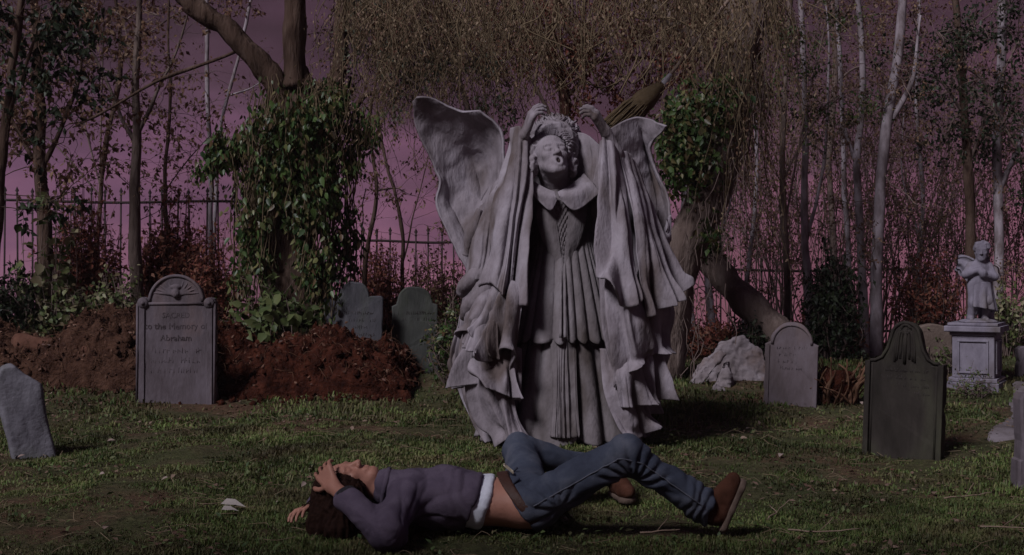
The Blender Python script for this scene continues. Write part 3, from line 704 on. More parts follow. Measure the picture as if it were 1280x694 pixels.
stone('pale stone post cut off by the right edge of the picture', 1273, 1297, 492, 612, lambda w, h: [(-w / 2, 0), (w / 2, 0), (w / 2, h * .28), (w * .36, h * .3), (w * .36, h * .93), (w * .25, h), (-w * .25, h), (-w * .36, h * .93), (-w * .36, h * .3), (-w / 2, h * .28)], m_st_lav, .12, 0, cat='stone post', name='stone_post')
stone('narrow pale stone standing just right of the cherub pedestal', 1273, 1296, 432, 472, lambda w, h: [(-w / 2, 0), (w / 2, 0), (w / 2, h * .9), (w * .3, h), (-w * .3, h), (-w / 2, h * .9)], m_st_lav, .10, 0)
# broken slabs right of the statue
m_rub = M('pale_broken_stone', [(.105, .088, .088), (.18, .155, .165), (.25, .225, .245)], 4, .9, .7, 30, .1, stains=((.09, .055, .04), 3, .9))
def slab_rock(label, pts, y, th, seed, lean=.35, name='broken_slab'):
    o = np.array([P(a, b, y) for a, b in pts]); c = o.mean(0); R = np.linalg.norm(o - c, axis=1).max() + .05
    f = Field(c - [R, th / 2 + .05, R], c + [R, th / 2 + .05, R], .011); f.box(c, (R, th / 2, R), None, .012, .01)
    n = len(o); A = sum(o[i][0] * o[(i + 1) % n][2] - o[(i + 1) % n][0] * o[i][2] for i in range(n)); sg = 1 if A > 0 else -1
    for i in range(n):
        e = o[(i + 1) % n] - o[i]; f.half(o[i], (sg * e[2], .25 * np.linalg.norm(e) * math.sin(i * 2.1 + seed), -sg * e[0]))
    V, Fs = f.mesh(); V, Fs = rough_up((V, Fs), .030, 6, octv=4, seed=seed); V, Fs = rough_up((V, Fs), .012, 26, octv=2, seed=seed, ridged=True)
    cc = c.copy(); cc[2] = o[:, 2].min(); V, Fs = rotz((V, Fs), cc, 0, -lean)
    return single(name, (V, Fs), m_rub, label, 'broken stone')
slab_rock('wide broken pale slab tilted behind the two stone splinters', [(868, 470), (905, 428), (928, 418), (956, 440), (960, 494), (880, 496)], 11.2, .16, 3)
slab_rock('long pale stone splinter lying slanted at the foot of the broken slab', [(851, 488), (898, 440), (908, 444), (868, 492)], 10.85, .10, 5, .3)
slab_rock('short pointed stone splinter propped against the broken slab', [(893, 488), (906, 452), (914, 450), (912, 490)], 10.9, .09, 7, .25)
slab_rock('little pale stone chunk in the grass before the broken slab', [(884, 494), (892, 480), (903, 482), (906, 496)], 10.6, .12, 9, .1)

# ---------------------------------------------------------------- iron fence runs
m_iron = M('rusty_iron', [(.016, .010, .010), (.035, .020, .018)], 20, .7, .3, spec=.3)
def fence(label, px0, px1, Y0, Y1, py_top, py_rail, n, bottom=.16):
    a = np.array([(px0 - 640) * Y0 / F, Y0]); b = np.array([(px1 - 640) * Y1 / F, Y1]); mid = (a + b) / 2
    root = thing('iron_fence', label, 'fence', (mid[0], mid[1], float(gz(*mid))))
    zr = CAM_H - (py_rail - HORIZON) * Y0 / F; zt = CAM_H - (py_top - HORIZON) * Y0 / F
    base = float(gz(*mid)); ar = .014
    me = None
    for i in range(n):
        t = (i + .5) / n; p = a + (b - a) * t
        if me is None:
            q = [tube([(0, 0, base - .1), (0, 0, zt - .07)], .0105, 6), ring_surf([(0, 0, zt, .001, .001), (0, 0, zt - .045, .022, .009), (0, 0, zt - .072, .008, .008), (0, 0, zt - .08, .016, .016), (0, 0, zt - .09, .016, .016), (0, 0, zt - .096, .008, .008)], 8)]
            V, Fs = join(q); me = mesh_np('picket', V - np.array([0, 0, base - .1]), Fs); me.materials.append(m_iron)
        o = bpy.data.objects.new('picket', me); COL.objects.link(o); o.parent = root; o.location = np.array([p[0], p[1], base - .1 + .012 * math.sin(i * 2.3)]) - abspos(root); o.rotation_euler = (.02 * math.sin(i * 1.7), .018 * math.sin(i * 3.1), 0)
    for z in (zr, base + bottom):
        pts = [(*(a + (b - a) * t), z + .012 * math.sin(t * 9)) for t in np.linspace(-.01, 1.01, 14)]
        part(root, 'rail', tube(pts, .017, 6), m_iron)
    return root
fence('rusty iron picket fence behind the bushes at the far left', -60, 318, 14.4, 14.8, 233, 251, 21)
fence('lower iron picket fence run between ivy tree and statue', 430, 640, 15.0, 15.2, 284, 302, 13)
fence('half hidden iron picket fence run behind the pale birches on the right', 840, 1150, 15.2, 15.4, 322, 338, 18)
# ---------------------------------------------------------------- the stone statue
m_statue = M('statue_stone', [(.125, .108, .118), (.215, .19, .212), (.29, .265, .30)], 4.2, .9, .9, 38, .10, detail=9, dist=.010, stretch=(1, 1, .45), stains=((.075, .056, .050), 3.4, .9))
m_statue_d = M('statue_stone_darker', [(.080, .069, .070), (.145, .128, .136), (.21, .192, .208)], 4.2, .9, .9, 38, .10, detail=9, dist=.010, stretch=(1, 1, .45), stains=((.05, .040, .035), 3.4, .9))  # darker tone of the statue stone for bodice, lapels and skirts
m_mouth_shade = M('mouth_shade_stone', [(.03, .022, .022), (.05, .035, .035)], 10, .95, .2)  # dark colour of the plug that paints the shade inside the open mouth
def statue():
    Y0 = 8.4; Q = lambda px, py, dy=0: P(px, py, Y0 + dy)
    cx = Q(703, 400)[0]; g = np.array([cx, Y0, float(gz(cx, Y0))])
    root = thing('stone_statue', 'tall lavender-grey stone statue of a robed woman crying out with both hands raised', 'statue', g)
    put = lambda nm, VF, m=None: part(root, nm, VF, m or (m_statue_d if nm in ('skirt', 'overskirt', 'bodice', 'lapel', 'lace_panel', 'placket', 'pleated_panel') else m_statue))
    zz = lambda py: CAM_H - (py - HORIZON) * Y0 / F
    rng = np.random.default_rng(301)
    def pleat(n, a0, a1, pw=.55, seed=0, hem=.0, flare=0):
        def f(V, th, v):
            w = th + .10 * np.sin(3 * th + seed) + .05 * np.sin(7 * th + seed * 2)
            pr = np.abs(np.sin(w[None] * n / 2 + .25 * np.sin(v[:, None] * 2.5 + w[None] * 2))) ** pw - .62
            big = .35 * np.sin(w * 2.5 + seed)[None]
            a = (a0 + (a1 - a0) * v[:, None] ** 1.2) * (1 + big)
            c = V.mean(1, keepdims=True); r = V - c; r[..., 2] = 0; u = nrmz(r)
            V = V + u * (a * pr)[..., None]
            V[..., 2] -= hem * (v[:, None] ** 3) * (pr + .15 * np.sin(w * 11 + seed)[None])
            return V
        return f
    def rows(l, n=34): return crs(np.array(l, float), n)
    # skirt, overskirt, bodice
    sk = rows([(cx, Y0, 1.36, .20, .15), (cx, Y0, 1.1, .25, .20), (cx, Y0, .68, .36, .31), (cx, Y0, .32, .46, .40), (cx - .005, Y0, .03, .545, .47)], 60)
    sk = np.concatenate([sk, [[cx, Y0, .055, .52, .445], [cx, Y0, .16, .42, .36]]])
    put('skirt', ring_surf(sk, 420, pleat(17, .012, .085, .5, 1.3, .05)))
    ov = rows([(cx, Y0, 1.36, .205, .155), (cx, Y0, 1.25, .225, .18), (cx, Y0, 1.05, .285, .245), (cx, Y0, .85, .345, .31), (cx, Y0, .665, .40, .37)], 44)
    ov = np.concatenate([ov, [[cx, Y0, .66, .392, .362], [cx, Y0, .69, .365, .335], [cx, Y0, .80, .30, .27]]])
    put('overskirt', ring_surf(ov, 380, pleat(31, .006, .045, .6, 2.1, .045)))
    bo = rows([(cx, Y0, 1.30, .215, .165), (cx, Y0, 1.38, .195, .155), (cx, Y0, 1.46, .205, .175), (cx, Y0, 1.54, .215, .175), (cx, Y0, 1.60, .20, .15), (cx, Y0, 1.655, .13, .115), (cx, Y0, 1.70, .08, .08)], 40)
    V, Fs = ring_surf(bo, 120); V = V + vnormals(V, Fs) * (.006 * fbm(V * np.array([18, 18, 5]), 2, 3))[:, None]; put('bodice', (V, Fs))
    def fold(n, amp, p=.6, ph=0., pw=.7, wob=.22):
        s = n * 3.7 + ph * 9
        def f(U, Vv):
            w = U + .055 * np.sin(8.3 * U + s) + .03 * np.sin(19 * U + 2 * s)
            x = w * n + ph + wob * np.sin(2.6 * Vv + 5 * U + s) + .10 * np.sin(6 * Vv + 11 * U)
            a = 1 + .45 * np.sin(6.1 * U + 2.2 * Vv + s) + .25 * np.sin(13 * U - 3 * Vv)
            m = smooth(-.5, .5, np.sin(5.3 * U + 1.7 * Vv + s)); r = (1 - m) * (np.abs(np.sin(math.pi * x)) ** pw - .55) + m * 1.15 * ((.5 + .5 * np.sin(2 * math.pi * x)) ** 1.4 - .42) + .22 * np.abs(np.sin(math.pi * (2.3 * x + .3 + .5 * Vv))) * Vv
            return amp * (Vv + .05) ** p * a * r
        return f
    curl = lambda f, h, k: (lambda U, Vv: (f(U, Vv) if f else 0) + h * smooth(.72, 1, Vv) * np.sin(U * k + 1.3) + h * .6 * smooth(.8, 1, Vv))
    sh = lambda nm, ribs, f=None, nu=90, nv=80, th=.012, bump=.006, seed=1: put(nm, sheet(ribs, nu, nv, curl(f, .045, 11 + len(ribs)) if nm in ('sleeve', 'sleeve_tier') else f, Y0, th, bump, seed))
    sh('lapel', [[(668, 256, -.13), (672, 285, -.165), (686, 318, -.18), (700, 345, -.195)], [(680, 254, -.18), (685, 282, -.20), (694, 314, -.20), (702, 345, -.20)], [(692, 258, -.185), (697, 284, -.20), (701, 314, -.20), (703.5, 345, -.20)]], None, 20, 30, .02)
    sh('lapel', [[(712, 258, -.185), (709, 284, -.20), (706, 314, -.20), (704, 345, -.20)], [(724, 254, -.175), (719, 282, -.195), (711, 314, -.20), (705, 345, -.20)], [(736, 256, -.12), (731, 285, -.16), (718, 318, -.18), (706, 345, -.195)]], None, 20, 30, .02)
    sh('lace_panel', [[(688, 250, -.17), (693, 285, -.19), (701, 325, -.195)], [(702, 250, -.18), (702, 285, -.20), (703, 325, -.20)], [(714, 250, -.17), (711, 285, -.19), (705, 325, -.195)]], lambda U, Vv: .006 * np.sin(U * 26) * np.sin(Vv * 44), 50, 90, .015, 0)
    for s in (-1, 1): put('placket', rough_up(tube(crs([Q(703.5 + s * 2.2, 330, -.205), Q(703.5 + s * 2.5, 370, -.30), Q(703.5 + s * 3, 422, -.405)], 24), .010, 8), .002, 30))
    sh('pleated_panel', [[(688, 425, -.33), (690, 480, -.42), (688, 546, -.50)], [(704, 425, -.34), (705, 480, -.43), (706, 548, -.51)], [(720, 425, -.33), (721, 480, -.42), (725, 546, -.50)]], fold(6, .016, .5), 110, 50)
    sh('collar', [[(661, 222, -.05), (660, 230, -.16), (664, 240, -.21)], [(676, 232, -.18), (678, 243, -.24), (687, 263, -.25)], [(694, 240, -.22), (695, 245, -.25), (697, 250, -.245)]], None, 30, 20, .022)
    sh('collar', [[(697, 240, -.22), (699, 245, -.25), (700, 250, -.245)], [(713, 232, -.19), (720, 243, -.25), (721, 263, -.25)], [(730, 217, -.07), (741, 228, -.17), (751, 240, -.21)]], None, 34, 20, .022)
    # figure: head, neck, arms, hands as one carved piece
    lo = np.minimum(Q(628, 270, -.45), Q(628, 110, -.45)) - .02; hi = np.maximum(Q(790, 110, .3), Q(790, 270, .3)) + .02
    lo[1], hi[1] = Y0 - .42, Y0 + .25
    f = Field(lo, hi, .0055)
    H = place(Q(690, 199, -.15), (.18, -.83, .46), (-.16, .46, .85), .328)
    f.T = H; head_sdf(f, True, neck=False); f.T = Matrix.Identity(4)
    f.cap(Q(700, 252, .03), Q(691, 214, -.09), .09, .10, k=.06)
    f.cap(Q(672, 262, 0), Q(736, 262, 0), .08, k=.03)
    f.chain([Q(670, 256, 0), Q(646, 222, -.04), Q(655, 170, -.14)], [.075, .06, .037], .03)
    f.chain([Q(736, 256, 0), Q(777, 226, -.08), Q(768, 192, -.14), Q(757, 164, -.17)], [.075, .062, .052, .037], .03)
    hand_sdf(f, Q(656, 168, -.15), (.34, -.30, .90), (-.62, -.35, .62), -1, .62, .26, .10)
    hand_sdf(f, Q(757, 166, -.17), (-.50, -.28, .80), (.55, -.45, .62), 1, .62, .26, .10)
    put('figure', relax(f.mesh(), 1, .4))
    # hair: mass plus swept curls, in head space
    f = Field(np.array(H.translation) - .30, np.array(H.translation) + .36, .007); f.T = H
    f.ell((0, .20, .26), (.47, .40, .38), k=.05)
    for s in (-1, 1): f.ell((s * .41, .14, -.02), (.13, .20, .30), k=.08)
    V, Fs = f.mesh(); put('hair', rough_up((V, Fs), .016, 26, (1, 1, 1), 2, 5, True))
    cur = []
    for i in range(430):     # swept-back wavy locks radiating from the hairline
        ph = math.radians(rng.uniform(-42, 222)); lay = rng.uniform(0, 1); hv = rng.uniform(.6, 1.35); q = []; w = rng.uniform(5, 10); p0 = rng.uniform(0, 6)
        for t in np.linspace(0, 1, 14):
            a = ph + .13 * math.sin(w * t + p0); R = (18.5 - 4.5 * max(0, math.sin(ph)) + 7 * lay) + (14 + 4 * max(0, math.sin(ph)) - 5 * lay) * t * hv * (1.1 if 30 < math.degrees(ph) < 150 else .9)
            q.append(Q(692 + R * math.cos(a), 184 - 1.06 * R * math.sin(a), -.155 + .04 * math.sin(ph) + .12 * lay + .30 * t ** 1.1 - .022 * math.sin(3.14 * t) + .012 * math.cos(w * t + p0)))
        cur.append(tube(q, .0085 * np.sin(np.linspace(.45, 2.8, 14)) + .0025, 6))
    f = Field(np.array(Q(691, 180, .03)) - .3, np.array(Q(691, 180, .03)) + .3, .008); f.ell(Q(692, 180, .06), (.160, .15, .155), k=.02); V, Fs = f.mesh(); cur.append(rough_up((V, Fs), .014, 24, (1, 1, 1), 2, 6, True))
    put('hair_curls', join(cur))
    put('mouth_shade', relax((lambda k: (k.ell(H @ Vector((0, -.30, -.275)), (.030, .018, .032)), k.mesh())[1])(Field(np.array((H @ Vector((0, -.3, -.275)))[:]) - .06, np.array((H @ Vector((0, -.3, -.275)))[:]) + .06, .006)), 1), m_mouth_shade)
    # cloak behind everything
    sh('cloak', [[(612, 255, .18), (585, 340, .12), (574, 400, .08), (563, 455, .04), (600, 540, 0)], [(640, 215, .16), (612, 330, .0), (598, 420, -.06), (596, 490, -.08), (622, 549, -.16)], [(664, 205, .12), (650, 330, -.1), (640, 430, -.2), (634, 500, -.25), (652, 549, -.3)]], fold(5, .05), 130, 110)
    sh('cloak', [[(690, 235, .20), (720, 340, .15), (735, 450, .10), (745, 548, 0)], [(770, 225, .2), (790, 330, .1), (797, 440, .02), (796, 545, -.08)], [(812, 285, .22), (834, 365, .12), (838, 410, .10), (806, 508, .0)]], fold(5, .05), 130, 110)
    sh('cloak', [[(720, 150, .12), (600, 250, .3), (590, 400, .35), (600, 545, .3)], [(700, 160, .12), (700, 250, .36), (700, 400, .45), (700, 545, .5)], [(690, 150, .12), (800, 250, .3), (815, 400, .35), (805, 545, .3)]], fold(9, .04), 150, 90)
    # billowing wing-like cloths
    sh('cloak_wing', [[(516, 127, .12), (521, 160, .17), (538, 195, .20), (549, 225, .20), (545, 255, .18), (558, 285, .12), (584, 338, .0)], [(523, 121, .08), (543, 155, .24), (560, 195, .31), (568, 230, .33), (568, 260, .28), (578, 292, .18), (592, 340, .02)], [(545, 124, .10), (570, 160, .24), (586, 195, .36), (593, 230, .38), (592, 262, .30), (592, 295, .15), (600, 338, .0)], [(574, 140, .12), (600, 160, .20), (613, 195, .30), (612, 230, .32), (607, 255, .22), (604, 290, .10), (608, 332, -.02)], [(600, 139, .06), (621, 158, .06), (628, 182, .03), (627, 215, .0), (617, 244, -.04), (609, 285, -.02), (614, 332, -.06)]], lambda U, Vv: (.055 * np.abs(np.sin(2.9 * U + 1.6 * Vv + .35 * np.sin(5 * Vv + 2 * U))) ** .7 + .035 * np.abs(np.sin(6.5 * U - 2.2 * Vv + .5 * np.sin(4 * Vv))) ** .7 * smooth(0, .5, Vv) - .04) * np.sin(Vv * 2.9 + .12) ** .5 * np.sin(U * 3.0 + .07) ** .4, 150, 170, .016, .012)
    sh('cloak_wing', [[(762, 162, .10), (775, 200, .15), (790, 250, .15), (797, 315, .05)], [(782, 150, .18), (797, 200, .29), (812, 260, .28), (814, 325, .08)], [(806, 147, .20), (806, 185, .33), (825, 250, .30), (827, 318, .08)], [(832, 158, .02), (812, 190, .22), (833, 243, .17), (838, 300, .02)]], lambda U, Vv: (.045 * np.abs(np.sin(2.6 * U + 1.4 * Vv + .4 * np.sin(5 * Vv))) ** .7 + .025 * np.abs(np.sin(6 * U - 2 * Vv)) - .03) * np.sin(Vv * 2.9 + .12) ** .5, 120, 120, .016, .012)
    sh('cloak_fold', [[(839, 268, .10), (837, 300, -.02), (822, 338, -.12)], [(832, 296, -.05), (816, 322, -.16), (804, 350, -.23)], [(806, 318, -.10), (800, 338, -.20), (795, 362, -.28)]], fold(2, .03), 50, 50, .022)
    sh('cloak_fold', [[(600, 258, .0), (588, 300, -.05), (582, 348, -.05)], [(610, 246, -.09), (602, 298, -.17), (598, 350, -.20)], [(623, 228, -.08), (618, 290, -.19), (615, 352, -.25)]], fold(2, .04), 60, 60)
    sh('cloak_fold', [[(716, 165, .1), (720, 200, .08), (722, 236, .0)], [(733, 168, .05), (737, 200, .0), (740, 240, -.06)], [(750, 182, -.06), (749, 215, -.11), (749, 252, -.16)]], fold(2, .03), 50, 50)
    # sleeves hanging from the raised wrists
    sh('sleeve', [[(640, 168, .02), (622, 225, -.08), (611, 290, -.18), (603, 362, -.25)], [(641, 160, -.06), (634, 225, -.20), (625, 290, -.29), (614, 354, -.34)], [(650, 158, -.13), (647, 225, -.24), (640, 290, -.31), (633, 374, -.38)], [(660, 166, -.14), (658, 225, -.24), (652, 290, -.31), (647, 384, -.38)], [(666, 182, -.08), (665, 235, -.16), (663, 300, -.22), (660, 372, -.30)]], fold(3.6, .07, .5, .1, .8, .4), 150, 90)
    sh('sleeve', [[(747, 186, -.12), (749, 240, -.28), (751, 300, -.38), (759, 342, -.45)], [(753, 172, -.22), (758, 240, -.37), (761, 300, -.46), (762, 352, -.52)], [(764, 178, -.24), (772, 240, -.38), (777, 300, -.48), (779, 384, -.54)], [(772, 186, -.18), (783, 240, -.30), (790, 300, -.40), (796, 372, -.44)]], fold(2.5, .075, .5, .2, .8, .4), 130, 90)
    sh('sleeve', [[(774, 186, -.16), (787, 240, -.32), (794, 290, -.42), (799, 335, -.46), (806, 398, -.46)], [(784, 190, -.10), (798, 240, -.26), (808, 290, -.36), (818, 335, -.40), (828, 384, -.36)], [(791, 198, .0), (808, 252, -.12), (820, 300, -.22), (836, 342, -.24), (851, 368, -.24)], [(796, 208, .08), (812, 262, .0), (828, 305, -.08), (843, 340, -.10), (850, 362, -.14)]], fold(2.7, .075, .5, .55, .8, .4), 130, 100)
    sh('sleeve_tier', [[(600, 330, -.1), (585, 380, -.18), (577, 424, -.22)], [(612, 338, -.22), (600, 388, -.36), (590, 414, -.40)], [(628, 348, -.32), (618, 402, -.46), (607, 454, -.50)], [(642, 352, -.38), (634, 400, -.49), (630, 438, -.53)], [(656, 356, -.38), (650, 402, -.48), (641, 474, -.50)]], fold(3.5, .075, .5, .3), 130, 80)
    sh('sleeve_tier', [[(582, 416, -.1), (574, 462, -.12), (590, 522, -.15), (612, 548, -.2)], [(598, 418, -.27), (590, 470, -.33), (604, 522, -.33), (628, 550, -.36)], [(618, 424, -.38), (611, 482, -.46), (626, 522, -.47), (640, 547, -.48)], [(640, 426, -.42), (640, 480, -.48), (648, 522, -.50), (664, 547, -.52)]], fold(3, .08, .5, .15), 120, 80)
    sh('sleeve_tier', [[(748, 342, -.36), (751, 400, -.43), (760, 440, -.44), (774, 492, -.44)], [(766, 346, -.44), (774, 400, -.51), (781, 440, -.53), (784, 468, -.52)], [(785, 350, -.44), (794, 400, -.51), (801, 440, -.51), (801, 452, -.50)], [(805, 348, -.36), (815, 390, -.39), (820, 425, -.36), (820, 440, -.34)], [(829, 356, -.2), (843, 388, -.2), (839, 420, -.18), (835, 436, -.16)]], fold(4.5, .065, .5, .2), 140, 80)
    sh('sleeve_tier', [[(750, 436, -.40), (755, 490, -.48), (772, 532, -.52), (784, 549, -.52)], [(774, 436, -.44), (780, 490, -.49), (792, 524, -.48), (801, 547, -.45)], [(795, 436, -.40), (799, 478, -.40), (804, 510, -.35), (806, 530, -.32)], [(816, 428, -.26), (816, 460, -.23), (813, 488, -.2), (808, 508, -.2)], [(838, 405, -.1), (839, 438, -.08), (836, 452, -.06), (832, 466, -.06)]], fold(4, .07, .5), 130, 80)
    ruf = fold(4.2, .15, 1.3, .2, 1.0)
    sh('ruffle', [[(577, 420, -.12), (572, 450, -.16), (580, 484, -.20)], [(600, 412, -.36), (596, 448, -.42), (600, 480, -.46)], [(630, 426, -.46), (628, 458, -.52), (632, 494, -.54)], [(652, 436, -.43), (652, 468, -.48), (650, 502, -.50)]], ruf, 150, 50)
    sh('ruffle', [[(586, 378, -.14), (580, 396, -.20), (578, 428, -.24)], [(604, 382, -.34), (602, 404, -.42), (604, 440, -.46)], [(622, 390, -.42), (622, 414, -.50), (624, 450, -.52)]], fold(3.2, .12, 1.3, .4, 1.0), 120, 50)
    sh('ruffle', [[(764, 440, -.46), (768, 470, -.52), (778, 510, -.54)], [(786, 436, -.47), (792, 468, -.52), (798, 508, -.50)], [(808, 430, -.36), (812, 458, -.38), (812, 500, -.34)], [(830, 420, -.2), (832, 446, -.2), (828, 482, -.16)]], fold(3.6, .13, 1.3, .1, 1.0), 140, 50)
    sh('cloak_fold', [[(582, 430, .02), (559, 452, .06), (566, 474, .05), (582, 492, .02)], [(596, 430, -.05), (586, 455, -.12), (590, 476, -.12), (598, 494, -.08)]], fold(1, .03), 40, 40)
    for l, r in (([(634, 312, -.14), (606, 338, -.16), (586, 352, -.12), (575, 368, -.06)], (.045, .05, .05, .028)), ([(630, 338, -.26), (606, 364, -.26), (589, 380, -.22), (580, 398, -.14)], (.045, .055, .055, .03)), ([(600, 262, -.06), (590, 290, -.08), (583, 320, -.04)], (.02, .04, .03))):
        p = crs([Q(*a) for a in l], 24); put('cloth_roll', rough_up(tube(p, crs(np.array(r)[:, None], 24)[:, 0], 16), .01, 8, seed=int(l[0][0])))
    return root
statue()

# ---------------------------------------------------------------- the person lying on the grass
def person():
    g = np.array([0, 5.5, 0.0]); root = thing('person', 'person in grey sweatshirt and jeans lying on the grass, one hand over the forehead', 'person', g)
    m_skin = M('skin', [(.27, .125, .088), (.34, .165, .12), (.38, .19, .14)], 5, .55, .15, 60, .3)
    m_swt = M('grey_sweatshirt', [(.060, .048, .070), (.086, .068, .096), (.112, .092, .122)], 7, .95, .5, 120, .05, dist=.004)
    m_tee = M('pale_undershirt', [(.48, .50, .58), (.60, .62, .68)], 8, .9, .3, 90, .1, dist=.003)
    m_jean = M('faded_denim', [(.028, .033, .050), (.052, .061, .086), (.105, .112, .138)], 4, .95, .5, 160, .05, detail=7, dist=.003)
    m_seam = M('denim_seam', [(.07, .075, .095), (.11, .115, .14)], 40, .95, .3)
    m_belt = M('brown_leather', [(.035, .015, .010), (.06, .026, .017)], 14, .6, .3, spec=.3)
    m_shoe = M('brown_suede', [(.034, .014, .009), (.06, .025, .016), (.085, .038, .026)], 12, .95, .5, 110, .05, dist=.004)
    m_sole = M('pale_rubber_sole', [(.08, .056, .044), (.13, .095, .076)], 14, .85, .2)
    m_hair = M('dark_brown_hair', [(.008, .004, .003), (.018, .009, .007), (.03, .015, .011)], 30, .85, .4, 120, .03, (1, 1, 4))
    m_cuff = M('dark_cuff', [(.016, .015, .018), (.03, .028, .033)], 14, .9, .3)
    m_metal = M('buckle_metal', [(.32, .28, .2), (.45, .4, .3)], 20, .4, 0, spec=.6)
    put = lambda nm, VF, m, **k: part(root, nm, VF, m, **k)
    nS, nE, nW = (-.45, 5.35, .165), (-.505, 5.10, .085), (-.745, 5.33, .222)
    fS, fE, fW = (-.45, 5.66, .16), (-.74, 5.93, .065), (-.868, 5.64, .085)
    nH, nK, nA = (.09, 5.41, .135), (.475, 5.33, .358), (.80, 5.42, .125)
    fH, fK, fA = (.075, 5.60, .135), (.035, 6.03, .270), (.52, 6.28, .110)
    Hd = place((-.695, 5.50, .205), (.10, -.30, 1), (-1, -.05, .12), .235)
    def torso(f, e, k=.06):
        f.ell((.065, 5.5, .13), (.13 + e, .172 + e, .115 + e), k=k); f.ell((-.08, 5.5, .128), (.17 + e, .150 + e, .100 + e), k=k)
        f.ell((-.28, 5.5, .142), (.20 + e, .168 + e, .115 + e), k=k); f.cap((-.43, 5.39, .155), (-.43, 5.62, .155), .068 + e, k=k)
    f = Field((-1.08, 4.98, -.01), (1.0, 6.30, .47), .0054)
    torso(f, 0)
    f.cap((-.45, 5.5, .17), (-.60, 5.5, .195), .062, .058, k=.05); f.T = Hd; head_sdf(f, False, neck=False); f.T = Matrix.Identity(4)
    f.chain([nS, nE, nW], [.055, .045, .029], .03); f.chain([fS, fE, fW], [.055, .045, .029], .03)
    f.chain([nH, nK, nA], [.088, .060, .042], .04); f.chain([fH, fK, fA], [.088, .060, .042], .04)
    hand_sdf(f, nW, (-.50, .62, .55), (-.72, -.45, .55), -1, .50, .178, .20, k=.004, rs=.95)
    hand_sdf(f, fW, (-.52, -.85, -.05), (-.30, .10, .95), -1, .38, .178, .24, k=.004, rs=.95)
    put('body', relax(f.mesh(), 1, .4), m_skin)
    # sweatshirt, undershirt
    hem_p, hem_n = (-.128, 5.5, .249), (.955, 0, -.29)
    f = Field((-1.0, 4.95, -.02), (.15, 6.1, .40), .0065); torso(f, .018)
    mid = lambda a, b, t: tuple(np.array(a) + (np.array(b) - np.array(a)) * t)
    f.chain([nS, nE, mid(nE, nW, .70)], [.078, .074, .052], .04); f.chain([fS, fE, mid(fE, fW, .9)], [.076, .070, .050], .04)
    f.cap((-.46, 5.5, .17), (-.535, 5.5, .185), .088, .080, k=.04)
    f.ell((-.505, 5.14, .055), (.07, .06, .05), k=.05)
    f.half(hem_p, hem_n); V, Fs = f.mesh(); n = vnormals(V, Fs)
    u = V @ np.array([.55, .5, -.35]); wr = .016 * fbm(np.stack([V[:, 0] * 9 + V[:, 2] * 5, V[:, 1] * 5, V[:, 2] * 11], -1), 3, 11) + .011 * (np.abs(np.sin(u * 34 + 2.5 * fbm(V * 4, 2, 7))) - .5) * smooth(-.9, .6, fbm(V * 3, 2, 9))
    def radial(V, cx, cz, k, r0, r1, ph=0, pw=.7):   # creases fanning out from a pulled point, seen from the side
        dx, dz = V[:, 0] - cx, V[:, 2] - cz; r = np.hypot(dx, dz); a = np.arctan2(dz, dx) + .25 * fbm(V * 6, 2, 31)
        return (np.abs(np.sin(a * k + ph)) ** pw - .6) * smooth(r0 * .3, r0, r) * smooth(r1, r0 * 1.2, r)
    wr = wr * .6 + .010 * radial(V, -.43, .09, 5.5, .05, .40) * smooth(-.52, -.40, V[:, 0]) + .003 * radial(V, -.56, .13, 6, .04, .2, 1) + .008 * (np.abs(np.sin(V[:, 0] * 62 + 4 * fbm(V * 5, 2, 33))) - .5) * smooth(-.32, -.16, V[:, 0])
    put('sweatshirt', relax((V + n * wr[:, None], Fs), 1, .2), m_swt)
    put('collar_rib', rough_up(tube([np.array((-.535, 5.5, .185)) + .082 * np.array([.18 * math.cos(a) - .1, math.sin(a), math.cos(a)]) for a in np.linspace(0, 2 * math.pi, 30)], .013, 8), .004, 30), m_swt)
    f = Field((-.6, 5.2, -.02), (.06, 5.8, .34), .007); torso(f, .004); f.half((-.075, 5.5, .249), (.955, 0, -.29)); f.half((-.23, 5.5, .1), (-1, 0, 0)); V, Fs = f.mesh(); n = vnormals(V, Fs)
    fl = smooth(-.02, .05, (V - np.array((-.128, 5.5, .249))) @ np.array((.955, 0, -.29))); put('undershirt', (V + n * (fl * (.012 + .006 * fbm(np.stack([V[:, 0] * 3, V[:, 1] * 14, V[:, 2] * 14], -1), 2, 4)))[:, None], Fs), m_tee)
    for a, b, t0, t1, r in ((nE, nW, .70, .79, .054), (fE, fW, .88, .97, .050)):
        put('cuff', rough_up(tube([mid(a, b, t) for t in np.linspace(t0, t1, 6)], [r * .92, r, r * 1.02, r, r * .96, r * .85], 16), .004, 24), m_cuff)
    # jeans, belt
    bp, bn = np.array((-.056, 5.5, .229)), np.array((-.79, .0, -.62))
    f = Field((-.16, 5.1, -.02), (.95, 6.28, .50), .0065); torso(f, .010)
    f.chain([nH, nK, (.838, 5.42, .108)], [.099, .070, .068], .05); f.chain([fH, fK, mid(fK, fA, .92)], [.099, .072, .064], .05)
    f.half(bp, bn); f.half((.835, 5.42, .11), (.93, 0, -.30)) ; V, Fs = f.mesh(); n = vnormals(V, Fs)
    kn = np.exp(-((V[:, 0] - .47) ** 2 + (V[:, 2] - .30) ** 2) / .03); lg = smooth(.15, .3, V[:, 0])
    s = V @ np.array([.83, 0, .56]); s2 = V @ np.array([.80, .1, -.60])
    wr = .013 * fbm(V * np.array([8, 8, 12]), 3, 15) + .012 * (1 - kn * .3) * (np.abs(np.sin(s * 26 + 3.2 * fbm(V * 3.2, 2, 17))) - .5) * smooth(-.6, .7, fbm(V * 2.6, 2, 18)) + .010 * lg * (np.abs(np.sin(s2 * 30 + 3 * fbm(V * 4, 2, 19))) - .5) * smooth(.55, .8, V[:, 0])
